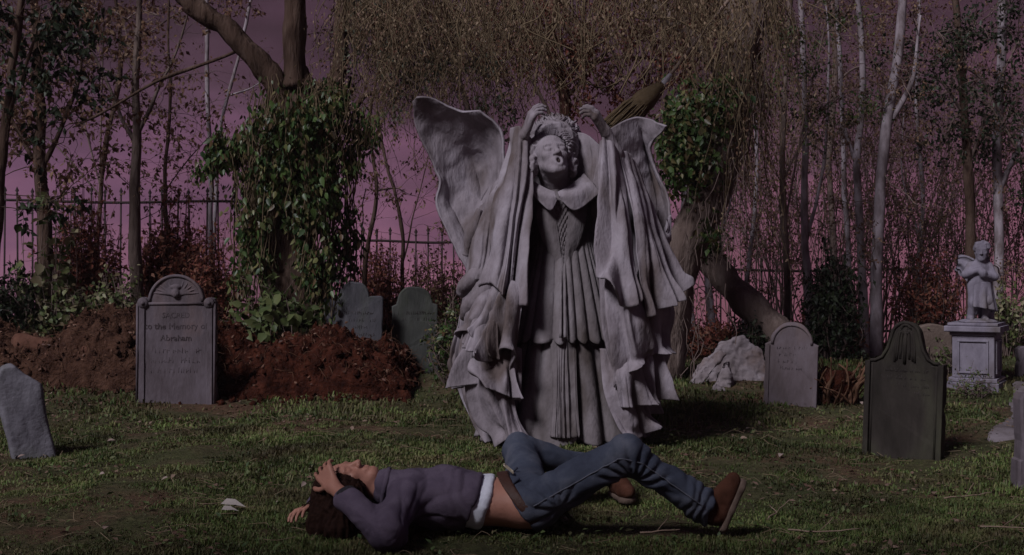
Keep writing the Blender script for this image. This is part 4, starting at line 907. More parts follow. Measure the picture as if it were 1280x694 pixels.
    wr = wr * .6 + .019 * radial(V, .50, .25, 7, .05, .23, .4) * smooth(5.7, 5.55, V[:, 1]) + .012 * radial(V, .20, .13, 6, .06, .30, 0) * smooth(5.7, 5.5, V[:, 1])
    sh_ = (V - np.array(nK)) @ nrmz(np.array(nA) - np.array(nK)); wr = wr + .010 * (np.abs(np.sin(sh_ * 48 + 3.5 * fbm(V * 6, 2, 41))) - .5) * smooth(.22, .40, sh_) * lg * smooth(5.7, 5.6, V[:, 1])
    put('jeans', relax((V + n * wr[:, None], Fs), 1, .2), m_jean)
    Vj = V + n * wr[:, None]; sp_ = []
    for a_, b_, t0, t1, k_ in ((nH, nK, .05, .97, 16), (nK, nA, .12, .93, 14)):
        a_, b_ = np.array(a_), np.array(b_); u_ = b_ - a_; l_ = np.linalg.norm(u_); u_ = u_ / l_; up_ = np.cross([0, 1., 0], u_)
        for t in np.linspace(t0, t1, k_):
            w_ = Vj - (a_ + u_ * l_ * t); ok = (abs(w_ @ u_) < .012) & (abs(w_ @ up_ + .010) < .012) & (w_[:, 1] < 0) & (np.linalg.norm(w_, axis=1) < .16)
            if ok.any(): sp_.append(Vj[ok].mean(0) + np.array([0, -.002, 0]))
    put('side_seam', tube(crs(sp_, 90), .0032, 5), m_seam)
    # trouser seam along the outer leg and pocket edge
    sm = [mid(nH, nK, t) for t in np.linspace(.2, 1, 12)] + [mid(nK, nA, t) for t in np.linspace(.1, .95, 10)]
    f = Field((-.16, 5.2, -.02), (.24, 5.8, .32), .006); torso(f, .022); f.half(bp - bn * .004, bn); f.half(bp - bn * .046, -bn); put('belt', f.mesh(), m_belt)
    def on_belt(y, t):  # a point on the belt's top edge side
        return np.array((-.056, y, .229)) - bn * .025 + np.array([.02, 0, .028]) * t
    Rb = Matrix(((.62, 0, -.79), (0, 1, 0), (.79, 0, .62))) if False else Matrix.Rotation(math.radians(40), 3, 'Y')
    f = Field((-.12, 5.38, .14), (.08, 5.62, .32), .004); c = on_belt(5.47, 1.1)
    f.box(c, (.030, .026, .004), Rb, .004, .003); f.box(c, (.019, .015, .012), Rb, .003, .003, 's'); V, Fs = f.mesh()
    if len(V): put('buckle', (V, Fs), m_metal)
    for yy, zz_, xx in ((5.40, .205, -.012), (5.335, .135, .045), (5.56, .225, -.02)):
        put('belt_loop', rough_up(tube([np.array((xx, yy, zz_)) - bn * t + np.array([0, -.006, .008]) for t in (-.012, .01, .035, .055)], [.006, .008, .008, .006], 6), .001, 30), m_jean)
    # shoes
    def shoe(c, d, zup, yv):
        T = Matrix(((d[0], yv[0], zup[0], c[0]), (d[1], yv[1], zup[1], c[1]), (d[2], yv[2], zup[2], c[2]), (0, 0, 0, 1)))
        T = T @ Matrix.Scale(.85, 4)
        f = Field(np.array(c) - .24, np.array(c) + .24, .006); f.T = T
        f.ell((.065, .004, .050), (.085, .046, .046), k=.03); f.ell((-.075, 0, .06), (.062, .043, .068), k=.03); f.ell((0, 0, .05), (.09, .042, .05), k=.03)
        f.cap((-.078, 0, .07), (-.088, 0, .135), .047, .049, k=.03); f.cap((.045, 0, .075), (-.05, 0, .135), .030, .032, k=.03); f.ell((-.088, 0, .155), (.036, .034, .03), k=.008, op='s')
        V, Fs = f.mesh(); up = part(root, 'shoe', rough_up((V, Fs), .003, 22), m_shoe, at=c)
        f = Field(np.array(c) - .24, np.array(c) + .24, .0055); f.T = T
        for x0, x1, w0, w1 in ((-.125, -.03, .036, .034), (-.03, .09, .034, .044), (.09, .108, .044, .036)):
            for s in (-1, 0, 1): f.cap((x0, s * w0 * .45, .004), (x1, s * w1 * .45, .006), w0 * .62, w1 * .62, k=.02)
        V, Fs = f.mesh(); A = np.array(T.inverted()); loc = V @ A[:3, :3].T + A[:3, 3]; loc[:, 2] = np.clip(loc[:, 2], -.014, .017); B = np.array(T); V = loc @ B[:3, :3].T + B[:3, 3]
        part(up, 'sole', (V, Fs), m_sole, at=c)
        la = []
        for i in range(4):
            x = .045 - i * .026; z = .098 + i * .017; q = [T @ Vector((x + .006 * math.sin(t * 3), .030 * t, z - .012 * t * t)) for t in np.linspace(-1, 1, 7)]; la.append(tube(q, .0035, 5))
        part(up, 'laces', join(la), m_belt, at=c)
    d = np.array([.393, 0, .92]); shoe((.938, 5.42, .132), d, np.array([-.92, 0, .393]), np.array([0, 1., 0]))
    a = -1.32; shoe((.53, 6.19, .020), np.array([math.cos(a), math.sin(a), 0]), np.array([0, 0, 1.]), np.array([-math.sin(a), math.cos(a), 0]))
    # hair
    f = Field((-1.0, 5.2, -.01), (-.5, 5.8, .36), .006); f.T = Hd
    f.ell((0, .16, .24), (.40, .40, .36), k=.05); f.ell((.30, .08, .08), (.14, .22, .26), k=.08); f.ell((-.30, .08, .08), (.14, .22, .26), k=.08)
    f.T = Matrix.Identity(4)
    f.cap((-.70, 5.42, .16), (-.72, 5.37, .045), .085, .075, k=.05); f.cap((-.76, 5.47, .16), (-.79, 5.42, .045), .085, .075, k=.05); f.ell((-.70, 5.52, .06), (.14, .14, .08), k=.05)
    V, Fs = f.mesh(); put('hair', rough_up((V, Fs), .016, 30, (1.4, 1.6, .22), 3, 5, True), m_hair)
    rng = np.random.default_rng(7); st = []
    for i in range(240):
        a = rng.uniform(-1.9, 1.9); q = []; r0 = rng.uniform(.9, 1.06); sg = rng.uniform(.75, 1.1)
        for t in np.linspace(0, 1, 9):
            p = Hd @ Vector((math.sin(a) * (.38 + .05 * t) * r0, -.18 + .62 * t * sg, .16 + math.cos(a) * (.34 + .08 * t) * r0 + .03 * math.sin(6 * t + i)))
            p.z = max(p.z, .02); q.append(p)
        st.append(tube(q, [.004] * 6 + [.003, .002, .001], 3, False))
    for i in range(420):      # loose locks falling from the crown to the grass
        a = rng.uniform(.55, 2.7); p = np.array(Hd @ Vector((math.sin(a) * .36, rng.uniform(-.05, .45), .14 + math.cos(a) * .36))); q = [p]; d = nrmz(rng.normal(size=3) * .15 + np.array([.0, -.30, -.65])); r = rng.uniform(.0025, .0065)
        for _ in range(8):
            d = nrmz(d + rng.normal(size=3) * .16 + np.array([-.02, -.02, -.10])); p = p + d * .024; p[2] = max(p[2], .014); q.append(p.copy())
        st.append(tube(q, r * np.linspace(1, .35, 9), 4, False))
    put('hair_strands', join(st), m_hair, kind='stuff')
    return root
person()

# ---------------------------------------------------------------- broom caught in the branches
def broom():
    Y = 9.6; m_h = M('pale_broom_handle', [(.11, .078, .06), (.18, .135, .11)], 14, .6, .2, stretch=(1, 1, .2)); m_b = M('broom_straw', [(.05, .036, .020), (.09, .064, .036)], 14, .9, .3); m_w = M('silvery_binding', [(.20, .19, .21), (.30, .29, .32)], 20, .5, .1, spec=.5)
    a, b, c = P(922, -14, Y + .1), P(829, 105, Y), P(768, 160, Y - .05); rng = np.random.default_rng(5)
    root = thing('broom', 'straw broom hanging head-down in the branches above the statue\'s right cloak wing', 'broom', b)
    part(root, 'handle', rough_up(tube(crs([a, (a + b) / 2 + np.array([.01, 0, .015]), b], 24), .0135, 10), .003, 6), m_h)
    part(root, 'binding', tube(crs([b + (a - b) * .10, b + (a - b) * .05, b, b + (c - b) * .12], 10), [.016, .018, .02, .023, .025, .028, .031, .034, .037, .04], 14), m_w)
    d = nrmz(c - b); s1 = nrmz(np.cross(d, [0, 1, 0])); s2 = np.cross(d, s1); L = np.linalg.norm(c - b); t = []
    for i in range(520):
        r = math.sqrt(rng.uniform()); an = rng.uniform(0, 6.28); o = s1 * math.cos(an) * r + s2 * math.sin(an) * r; q = []
        for u in np.linspace(0, 1, 6): q.append(b + d * (.03 + u * L * rng.uniform(.97, 1.03)) + o * (.035 + .070 * min(1, u * 1.6) - .02 * max(0, u - .6)) + rng.normal(size=3) * .004)
        t.append(tube(q, .0045, 3, False))
    V, Fs = tube([b + d * x * L for x in np.linspace(.02, .97, 12)], [.03, .048, .062, .074, .082, .087, .09, .09, .088, .086, .083, .08], 20); part(root, 'straw_head', rough_up((V, Fs), .01, 16), m_b)
    part(root, 'straws', join(t), m_b, kind='stuff')
broom()

# ---------------------------------------------------------------- pedestal and cherub
def pedestal():
    g = on_ground(1221, 481); Y = g[1]; k = Y / F; w = 51 * k; yaw = -math.pi / 6; m_ped = M('pale_garden_stone', [(.11, .10, .125), (.185, .17, .21), (.25, .235, .28)], 5, .9, .5, 50, .1, stretch=(1, 1, .4), stains=((.09, .075, .07), 4, .85))
    root = thing('pedestal', 'pale square stone pedestal with framed panels under the cherub', 'pedestal', g)
    def bx(nm, s, z0, z1, m=m_ped, bev=.008):
        o = extrude([(-s, z0), (s, z0), (s, z1), (-s, z1)], -s, s, bev); V, Fs = rotz((np.asarray(o[0]) + g, o[1]), g, yaw); part(root, nm, (V, Fs), m, smooth_sh=False)
    H = (482 - 404) * k; h = w / 2
    bx('plinth', h * 1.22, -.08, H * .06); bx('base_moulding', h * 1.12, H * .06, H * .13); bx('die', h * .98, H * .13, H * .80); bx('neck_moulding', h * 1.08, H * .80, H * .86); bx('cornice', h * 1.30, H * .86, H * .95); bx('cap', h * 1.16, H * .95, H)
    for a in (0, math.pi / 2):
        t = []
        for x0, x1, z0, z1 in ((-.72, .72, .20, .23), (-.72, .72, .70, .73), (-.72, -.62, .23, .70), (.62, .72, .23, .70)):
            t.append(extrude([(x0 * h, z0 * H), (x1 * h, z0 * H), (x1 * h, z1 * H), (x0 * h, z1 * H)], -h * .98 - .014, -h * .98 + .004, .004))
        V, Fs = zip(*t); VF = []
        for v, fs in t: VF.append((v, [fs[0], fs[1], fs[2]]))
        V, Fs = join(VF); V, Fs = rotz((V + g, Fs), g, yaw + a); part(root, 'panel_frame', (V, Fs), m_ped, smooth_sh=False)
    top = g + np.array([0, 0, H]); C = thing('cherub_statue', 'small pale stone cherub standing on the square pedestal', 'statue', top)
    s = (404 - 303) * k; fx = lambda x, y, z: top + np.array([x, y, z]) * s
    f = Field(top + np.array([-.36, -.36, -.02]) * s * 1.1, top + np.array([.36, .36, 1.12]) * s, .007)
    hd = place(fx(.05, -.03, .87), (-.35, -.85, .05), (0, 0, 1), s * .245); f.T = hd; head_sdf(f, neck=False); f.T = Matrix.Identity(4)
    r = s
    f.cap(fx(.05, .0, .80), fx(.04, .0, .70), .055 * r, .07 * r, k=.03); f.ell(fx(.03, .0, .63), (.125 * r, .10 * r, .13 * r), k=.04); f.ell(fx(.02, -.02, .50), (.125 * r, .11 * r, .11 * r), k=.05)
    f.chain([fx(.07, -.02, .46), fx(.10, -.09, .26), fx(.09, -.02, .06)], [.085 * r, .06 * r, .045 * r], .03); f.chain([fx(-.04, -.02, .46), fx(-.06, -.06, .25), fx(-.08, .0, .06)], [.085 * r, .06 * r, .045 * r], .03)
    f.cap(fx(.09, -.03, .04), fx(.08, -.14, .03), .04 * r, .03 * r, k=.02); f.cap(fx(-.08, -.02, .04), fx(-.11, -.13, .03), .04 * r, .03 * r, k=.02)
    f.chain([fx(.15, .0, .70), fx(.19, -.07, .56), fx(.02, -.15, .58)], [.05 * r, .042 * r, .034 * r], .03); f.chain([fx(-.08, .0, .70), fx(-.16, -.06, .59), fx(.0, -.14, .66)], [.05 * r, .042 * r, .034 * r], .03)
    f.ell(fx(.02, -.16, .62), (.05 * r, .035 * r, .04 * r), k=.02)
    part(C, 'body', relax(f.mesh(), 1, .4), m_ped)
    f = Field(top + np.array([-.3, -.3, .7]) * s, top + np.array([.4, .4, 1.15]) * s, .008); f.T = hd; f.ell((0, .12, .22), (.40, .40, .36), k=.03); V, Fs = f.mesh(); part(C, 'hair', rough_up((V, Fs), .014, 26, octv=2, ridged=True), m_ped)
    for sgn in (-1, 1):
        V, Fs = grid_shell(np.array([[fx(.03 + sgn * (.04 + .15 * u + .03 * v * u), .09 + .09 * u + .02 * math.sin(9 * v), .76 + .05 * math.sin(u * 2.2) - (.24 - .15 * u * u) * v - .035 * abs(math.sin(u * 8)) * v) for v in np.linspace(0, 1, 24)] for u in np.linspace(0, 1, 14)]), .03); part(C, 'wing', (V, Fs), m_ped)
    G = []
    for u in np.linspace(0, 1, 60):
        a = -2.3 + u * 3.9; G.append([fx(.03 + math.cos(a) * (.15 + .05 * v) * (1 + .12 * math.sin(u * 40) * v), .0 + math.sin(a) * (.13 + .05 * v) * (1 + .12 * math.sin(u * 40) * v), .50 - .30 * v - .12 * u * v) for v in np.linspace(0, 1, 26)])
    part(C, 'loincloth', grid_shell(np.array(G), .016), m_ped)
    f = Field(top + np.array([-.1, -.2, -.05]) * s, top + np.array([.4, .4, .5]) * s, .012); f.cap(fx(.15, .10, .0), fx(.16, .08, .40), .10 * s, .06 * s); V, Fs = f.mesh(); part(C, 'tree_stump', rough_up((V, Fs), .015, 12), m_ped)
    f = Field(top + np.array([-.32, -.32, -.06]) * s, top + np.array([.36, .34, .12]) * s, .012); f.ell(fx(.02, -.01, .0), (.24 * s, .22 * s, .05 * s)); f.half(top + np.array([0, 0, -.001]), (0, 0, -1)); V, Fs = f.mesh(); part(C, 'rock_base', rough_up((V, Fs), .006, 12), m_ped)
pedestal()
# ---------------------------------------------------------------- trees, shrubs, ivy
def PP(l, Y): return [P(a, b, Y + (c[0] if c else 0)) for a, b, *c in l]
def limb_tube(pts, r0, r1, n=30, sides=14, amp=.02, seed=0, sc=6):
    p = crs(pts, n); p = p + .012 * fbm(p * 3, 2, seed)[:, None]
    VF = tube(p, np.linspace(r0, r1, n) * (1 + .08 * fbm(p * 4, 2, seed + 2)), sides)
    return rough_up(VF, amp, sc, (1, 1, .3), 3, seed) if amp else VF
def grow(rng, p0, d, ln, r, lvl, tubes, tips, kids=4, spread=.7, grav=-.05, shrink=.62, n=6, wob=.18):
    q = [np.asarray(p0, float)]; dd = nrmz(np.asarray(d, float))
    for _ in range(n):
        dd = nrmz(dd + rng.normal(size=3) * wob + np.array([0, 0, grav])); q.append(q[-1] + dd * ln / n)
    q = np.array(q); tubes.append(tube(q, np.linspace(r, max(r * .35, .0012), n + 1), 5 if r > .012 else 3, False))
    if lvl == 0:
        tips.append(q); return
    for k in range(kids):
        t = rng.uniform(.25, 1) if k else 1.0; i = min(n - 1, int(t * n)); b = q[i] + (q[i + 1] - q[i]) * (t * n - i)
        nd = nrmz(nrmz(q[i + 1] - q[i]) + nrmz(rng.normal(size=3)) * spread)
        grow(rng, b, nd, ln * shrink * rng.uniform(.7, 1.2), max(r * .55 * (1.1 - .4 * t), .0015), lvl - 1, tubes, tips, kids, spread, grav, shrink, n, wob)
def leaves_on(rng, tips, per, jit=.02):
    out = []
    for q in tips:
        t = rng.uniform(.1, 1, per) * (len(q) - 1); i = np.minimum(t.astype(int), len(q) - 2); out.append(q[i] + (q[i + 1] - q[i]) * (t - i)[:, None] + rng.normal(size=(per, 3)) * jit)
    return np.concatenate(out)
lf_dry = leaf_mat('dry_brown_leaves', [(.09, .042, .030), (.155, .080, .052), (.22, .145, .085), (.11, .072, .044)], .3)
lf_red = leaf_mat('dark_red_leaves', [(.13, .036, .026), (.24, .072, .050), (.18, .080, .048), (.29, .135, .085)], .3)
lf_olive = leaf_mat('olive_leaves', [(.09, .062, .040), (.16, .115, .070), (.26, .19, .125), (.12, .055, .038), (.19, .145, .085)], .3)
lf_ivy = leaf_mat('ivy_leaves', [(.016, .034, .012), (.038, .074, .021), (.066, .108, .030), (.024, .050, .015), (.14, .145, .055), (.09, .055, .03), (.030, .062, .023)], .2, .42)
lf_green = leaf_mat('bush_leaves', [(.045, .068, .022), (.085, .115, .038), (.135, .155, .060), (.25, .23, .14), (.10, .075, .038)], .25, .5)
lf_dark = leaf_mat('dark_evergreen_leaves', [(.010, .017, .009), (.018, .028, .013), (.03, .042, .018)], .2, .5)
lf_pale = leaf_mat('pale_undergrowth_leaves', [(.05, .075, .025), (.085, .11, .04), (.12, .14, .055)], .3, .5)
CUTOFF = 300
def top_out(tp, ln=1.9):
    """the stem above the picture, tapering out"""
    d = nrmz(np.asarray(tp[-1]) - np.asarray(tp[-2])); e = np.asarray(tp[-1]); return [e - d * .05, e + d * ln * .3 + np.array([.04, 0, 0]), e + d * ln * .65 - np.array([.03, .05, 0]), e + d * ln]
def sapling(label, trunk, Y, r0, r1, forks, seed, bark, leafm, nb=7, per=5, size=.045, group=None, tlen=.8, lvl=1, kids=3, spread=.8, grav=-.02, hang=.5, name='sapling', lo=.3, ext=1.0, cat='tree'):
    """thin tree: trunk polyline (px, py) then forks as further polylines; twigs and leaves grow from them"""
    rng = np.random.default_rng(seed); tp = np.array(PP(trunk, Y)); g = np.array([tp[0][0], tp[0][1], float(gz(tp[0][0], tp[0][1]))])
    tp[0][2] = g[2] - .05; root = thing(name, label, cat, g, group)
    T = crs(tp, 34); part(root, 'trunk', limb_tube(tp, r0, r1, 34, 10, .004, seed, 14), bark)
    if tp[-1][2] > 3: part(root, 'leader', limb_tube(top_out(tp), r1 * .98, .006, 20, 8, .003, seed, 14), bark)
    tubes, tips = [], []; paths = [(T, r1 * .6, lo)]
    for fk in forks:
        f = crs(np.array(PP(fk, Y)), 20); part(root, 'limb', limb_tube(f, r1 * .8, r1 * .25, 20, 7, .002, seed + 1, 14), bark); paths.append((f, r1 * .4, .15))
    for q, r, l0 in paths:
        for _ in range(nb):
            t = rng.uniform(l0, 1); i = int(t * (len(q) - 1)); d = nrmz(rng.normal(size=3) * np.array([1, .9, .5]) + np.array([0, 0, .45]))
            grow(rng, q[i], d, tlen * rng.uniform(.5, 1.2), max(.003, r * .35), lvl, tubes, tips, kids, spread, grav, wob=.25)
    part(root, 'twigs', join(tubes), bark if bark is not m_pale else m_twig, kind='stuff')
    if per: part(root, 'leaves', rand_leaves(rng, leaves_on(rng, tips, per), size, hang), leafm, kind='stuff')
    return root

# left saplings against the sky
sapling('slim brown sapling left of the ivy tree forking in a Y above the fence', [(172, 400), (170, 330), (169, 250), (172, 178), (170, 90), (176, -20)], 13.4, .075, .03, [[(169, 178), (150, 140), (122, 80), (92, 20), (84, -20)], [(171, 172), (195, 120), (222, 60), (242, -10)]], 11, m_bark2, lf_dry, 14, 9, .055, tlen=.75, lo=.25)
sapling('crooked dark tree at the far left edge with drooping brown leaves', [(60, 400), (58, 330), (52, 250), (48, 180), (50, 90), (40, -20)], 13.0, .09, .035, [[(56, 230), (36, 190), (14, 150), (-10, 110)], [(52, 210), (80, 150), (100, 90), (96, 10)]], 12, m_bark, lf_dry, 22, 12, .065, tlen=.85, lo=.2)
sapling('thin twiggy tree just beyond the picture\'s left edge with dark hanging leaves', [(-10, 420), (-6, 300), (4, 180), (20, 60), (30, -30)], 12.0, .06, .03, [[(4, 170), (24, 110), (40, 60), (52, 10)]], 13, m_bark, lf_dark, 18, 16, .08, tlen=.7, lo=.35)
sapling('thin chalk-white birch stem rising behind the left fence', [(266, 400), (264, 300), (262, 170), (258, 80), (259, -30)], 15.0, .032, .022, [], 14, m_pale, lf_dry, 12, 7, .045, tlen=.7)
sapling('slender pale birch leaning right behind the ivy tree\'s bare limb', [(262, 400), (270, 240), (276, 160), (296, 80), (318, -20)], 15.2, .026, .018, [[(285, 120), (310, 112), (330, 100)]], 15, m_pale, lf_dry, 6, 3, .04, tlen=.5)
sapling('thin bare sapling with upright twigs between the fence and the ivy tree', [(214, 400), (212, 310), (205, 220), (214, 120), (208, 40)], 14.0, .03, .014, [[(206, 240), (235, 200), (262, 170)]], 16, m_bark, lf_dry, 16, 9, .05)
sapling('leaning bare sapling with two slanting stems left of the statue\'s cloak', [(505, 420), (503, 330), (500, 270), (480, 190), (470, 120)], 14.0, .028, .012, [[(503, 330), (520, 260), (535, 200), (545, 150)]], 17, m_bark, lf_olive, 9, 6, .05, tlen=.6)
sapling('wispy brown sapling crowded against the ivy tree\'s right side', [(455, 420), (456, 330), (470, 240), (462, 160), (478, 60)], 13.6, .03, .012, [[(466, 240), (492, 236), (505, 240)]], 18, m_bark, lf_dry, 9, 6, .045, tlen=.6)

# the ivy-covered tree
m_vine = M('dry_vine', [(.09, .065, .038), (.19, .145, .09)], 8, .9, 0)
def ivy_tree():
    Y = 12.0; rng = np.random.default_rng(41)
    g = on_ground(365, 418); g = np.array([(365 - 640) * Y / F, Y, float(gz((365 - 640) * Y / F, Y))])
    root = thing('ivy_tree', 'thick old tree wrapped in dark hanging ivy with bare crooked limbs', 'tree', g)
    tr = PP([(368, 430), (366, 360), (362, 270), (366, 190), (372, 120), (374, 84)], Y); tr[0][2] = g[2] - .1
    part(root, 'trunk', limb_tube(tr, .34, .12, 40, 26, .05, 42, 5), m_bark)
    for l, r0, r1 in (([(362, 150), (340, 98), (312, 62), (275, 30), (240, 4), (205, -30)], .115, .085), ([(368, 110), (366, 60), (370, 10), (374, -40)], .12, .10), ([(392, 140), (418, 108), (428, 70), (424, 30), (436, -30)], .085, .06), ([(352, 100), (372, 96), (392, 104), (420, 112)], .03, .02), ([(300, 60), (282, 70), (200, 100), (130, 140), (90, 160)], .022, .008), ([(440, 140), (456, 120), (470, 116)], .03, .02)):
        q = PP(l, Y - .1); part(root, 'limb', limb_tube(q, r0, r1, 30, 14, .03 if r0 > .05 else .004, int(r0 * 999), 8), m_bark)
        if l[-1][1] < 0: part(root, 'bough', limb_tube(top_out(q, 1.6), r1 * .98, .02, 20, 10, .008, 5, 8), m_bark)
    # ivy stems hanging over the trunk
    strands = []; leafp = []
    cl_ = [(rng.uniform(0, 2 * math.pi), rng.uniform(96, 250), rng.uniform(.7, 1.3)) for _ in range(34)]
    for i in range(240):
        ca = cl_[i % 34]; a = ca[0] + rng.normal() * .16; top = max(92, ca[1] + rng.normal() * 16); wx = (62 if top > 135 else 46) * ca[2]
        px = 366 + math.cos(a) * (wx + (10 if top + 150 > 300 else 0)) * rng.uniform(.7, 1.15) * (1 + .15 * math.sin(a * 3 + 1)); yy = Y + math.sin(a) * .50 * rng.uniform(.6, 1.1)
        L = rng.uniform(70, 200); bot = min(top + L, 396); k = 9; q = []
        for j in range(k):
            t = j / (k - 1); q.append(P(px + 10 * math.sin(t * 3 + i) * t + rng.normal() * 2, top + (bot - top) * t, yy))
        strands.append(tube(q, .006, 3, False)); leafp.append(q)
    for c, sx, sy, n in (((272, 168), 26, 26, 9), ((296, 180), 20, 34, 14), ((456, 135), 16, 24, 9), ((436, 180), 14, 50, 18), ((420, 112), 24, 18, 20), ((386, 108), 36, 16, 24), ((330, 128), 20, 16, 16)):
        for i in range(n):
            px, py = c[0] + rng.normal() * sx * .6, c[1] + rng.normal() * sy * .4; yy = Y - .1 + rng.normal() * .22; q = [P(px + rng.normal() * 2, py + j * rng.uniform(6, 11), yy) for j in range(6)]
            strands.append(tube(q, .005, 3, False)); leafp.append(q)
    part(root, 'ivy_stems', join(strands), m_vine, kind='stuff')
    lp = np.concatenate([leaves_on(rng, [np.array(q)], int(rng.uniform(25, 100)), .05) for q in leafp]); hole = lambda p: fbm(p * np.array([3.4, 3.4, 2.2]), 2, 77) > -.12 - .25 * (p[:, 2] > 2.75); lp = lp[hole(lp)]
    part(root, 'ivy_leaves', rand_leaves(rng, lp, .060, .60, .50, True, .6), lf_ivy, kind='stuff')
    # the nearest, largest leaves one by one
    q = np.concatenate([leaves_on(rng, [np.array(s)], 5, .04) for s in leafp]); q = q[(q[:, 1] < Y - .2) & hole(q)]; rng.shuffle(q); q = q[:230]
    big = mesh_np('ivy_leaf', *leaf_geo(np.zeros((1, 3)), np.array([[0, 0, -1.]]), np.array([[0, -1., 0]]), .105, .056, True, droop=.25)); big.materials.append(lf_ivy)
    for p in q:
        o = bpy.data.objects.new('ivy_leaf', big); COL.objects.link(o); o.parent = root; o.location = p + np.array([0, -.06, 0]) - g
        o.rotation_euler = (rng.normal() * .6, rng.normal() * .6, rng.normal() * 1.0); s = rng.uniform(.45, 1.05); o.scale = (s, s, s)
    return root
ivy_tree()

# right-hand leaning tree with hanging vines, its ivy clump and the brown curtain over the statue
def curtain(rng, n, px0, px1, py_top, len0, len1, Y0, Y1, tubes, tips, wob=.05):
    for i in range(n):
        px = rng.uniform(px0, px1); Y = rng.uniform(Y0, Y1); top = py_top + rng.normal() * 22; L = rng.uniform(len0, len1) * Y / F
        q = [P(px, top, Y)]; d = np.array([rng.normal() * .25, rng.normal() * .2, -1.])
        for _ in range(9): d = nrmz(d + rng.normal(size=3) * wob * 3 + np.array([0, 0, -.22])); q.append(q[-1] + d * L / 9)
        q = np.array(q); tubes.append(tube(q, np.linspace(.0055, .002, 10), 3, False)); tips.append(q)
def leaning_tree():
    rng = np.random.default_rng(51); Y = 11.4
    pts = [(822, 440), (838, 370), (862, 290), (892, 215), (914, 140), (928, 60), (936, -40)]; tp = PP(pts, Y); g = np.array([tp[0][0], Y, float(gz(tp[0][0], Y))]); tp[0][2] = g[2] - .1
    root = thing('leaning_tree', 'large leaning tree at right of the statue trailing dry brown vines', 'tree', g)
    part(root, 'trunk', limb_tube(tp, .20, .165, 46, 24, .045, 52, 6), m_bark2); part(root, 'leader', limb_tube(top_out(tp, 2.2), .16, .03, 24, 14, .03, 9, 6), m_bark2)
    for l, r0, r1 in (([(918, 120), (880, 60), (820, 10), (740, -30)], .07, .05), ([(930, 30), (860, -20), (700, -60), (520, -50), (420, -40)], .10, .05), ([(934, 0), (990, -30), (1080, -50)], .07, .04), ([(905, 170), (870, 160), (842, 168), (826, 190)], .05, .02), ([(860, 40), (880, 44), (905, 30), (925, 0)], .012, .01)):
        q = PP(l, Y); part(root, 'limb', limb_tube(q, r0, r1, 30, 12, .015, int(l[0][0]), 8), m_bark2)
        if l[-1][1] < 0: part(root, 'bough', limb_tube(top_out(q, 1.5), r1 * .98, .012, 20, 8, .006, 5, 8), m_bark2)
    # curtain of dry vines
    tubes, tips = [], []
    curtain(rng, 320, 420, 680, -30, 70, 230, 9.9, 12.6, tubes, tips, .10); curtain(rng, 130, 660, 930, -30, 50, 180, 9.9, 12.6, tubes, tips, .12)
    curtain(rng, 180, 440, 660, 0, 80, 270, 11.0, 13.2, tubes, tips, .12)
    curtain(rng, 120, 860, 990, -20, 60, 260, 10.8, 12.0, tubes, tips, .08)
    curtain(rng, 90, 895, 960, 70, 80, 230, 10.9, 11.9, tubes, tips)
    curtain(rng, 70, 765, 930, -40, 60, 165, 9.15, 9.5, tubes, tips, .1)
    for i in range(46):   # bare looping vines
        px = rng.uniform(560, 930); Yv = rng.uniform(9.8, 11.6); x2 = px + rng.normal() * 70; y1 = rng.uniform(40, 135)
        l = [(px, -25), (px + rng.normal() * 16, y1 * .45), ((px + x2) / 2, y1), (x2 + rng.normal() * 12, y1 * .5), (x2, -25)] if i % 3 == 0 else [(px, -25), (px + rng.normal() * 14, 20), (px + rng.normal() * 22, y1 * .55), (px + rng.normal() * 20, y1)]
        tubes.append(tube(crs(PP(l, Yv), 22), rng.uniform(.004, .009), 4, False))
    part(root, 'vines', join(tubes), m_vine, kind='stuff')
    part(root, 'vine_leaves', rand_leaves(rng, leaves_on(rng, tips, 26, .05), .031, .6, .5), lf_olive, kind='stuff')
    # ivy clump
    lp = []
    for c, sx, sy, n in (((866, 150), 34, 36, 1500), ((868, 205), 26, 34, 900), ((905, 120), 18, 30, 350), ((838, 190), 14, 40, 450), ((884, 292), 14, 16, 140)):
        r = rng.normal(size=(n, 3)); lp.append(P(c[0], c[1], Y - .15) + r * np.array([sx, 34, sy]) * Y / F * .6)
    lp = np.concatenate(lp)
    part(root, 'ivy_leaves', rand_leaves(rng, lp, .065, .5, .6, False, .4, P(868, 175, Y + .2)), lf_ivy, kind='stuff')
    # ragged trailing shoots down the trunk
    tubes = []
    for i in range(130):
        t = rng.uniform(0, 1); p = crs(tp, 60)[int(t * 59)] + rng.normal(size=3) * np.array([.16, .12, .05]) + np.array([0, -.15, 0]); q = [p]
        for _ in range(6): q.append(q[-1] + np.array([rng.normal() * .03, rng.normal() * .02, -rng.uniform(.05, .14)]))
        tubes.append(tube(q, .0045, 3, False))
    part(root, 'trailing_shoots', join(tubes), m_twig, kind='stuff')
    return root
leaning_tree()
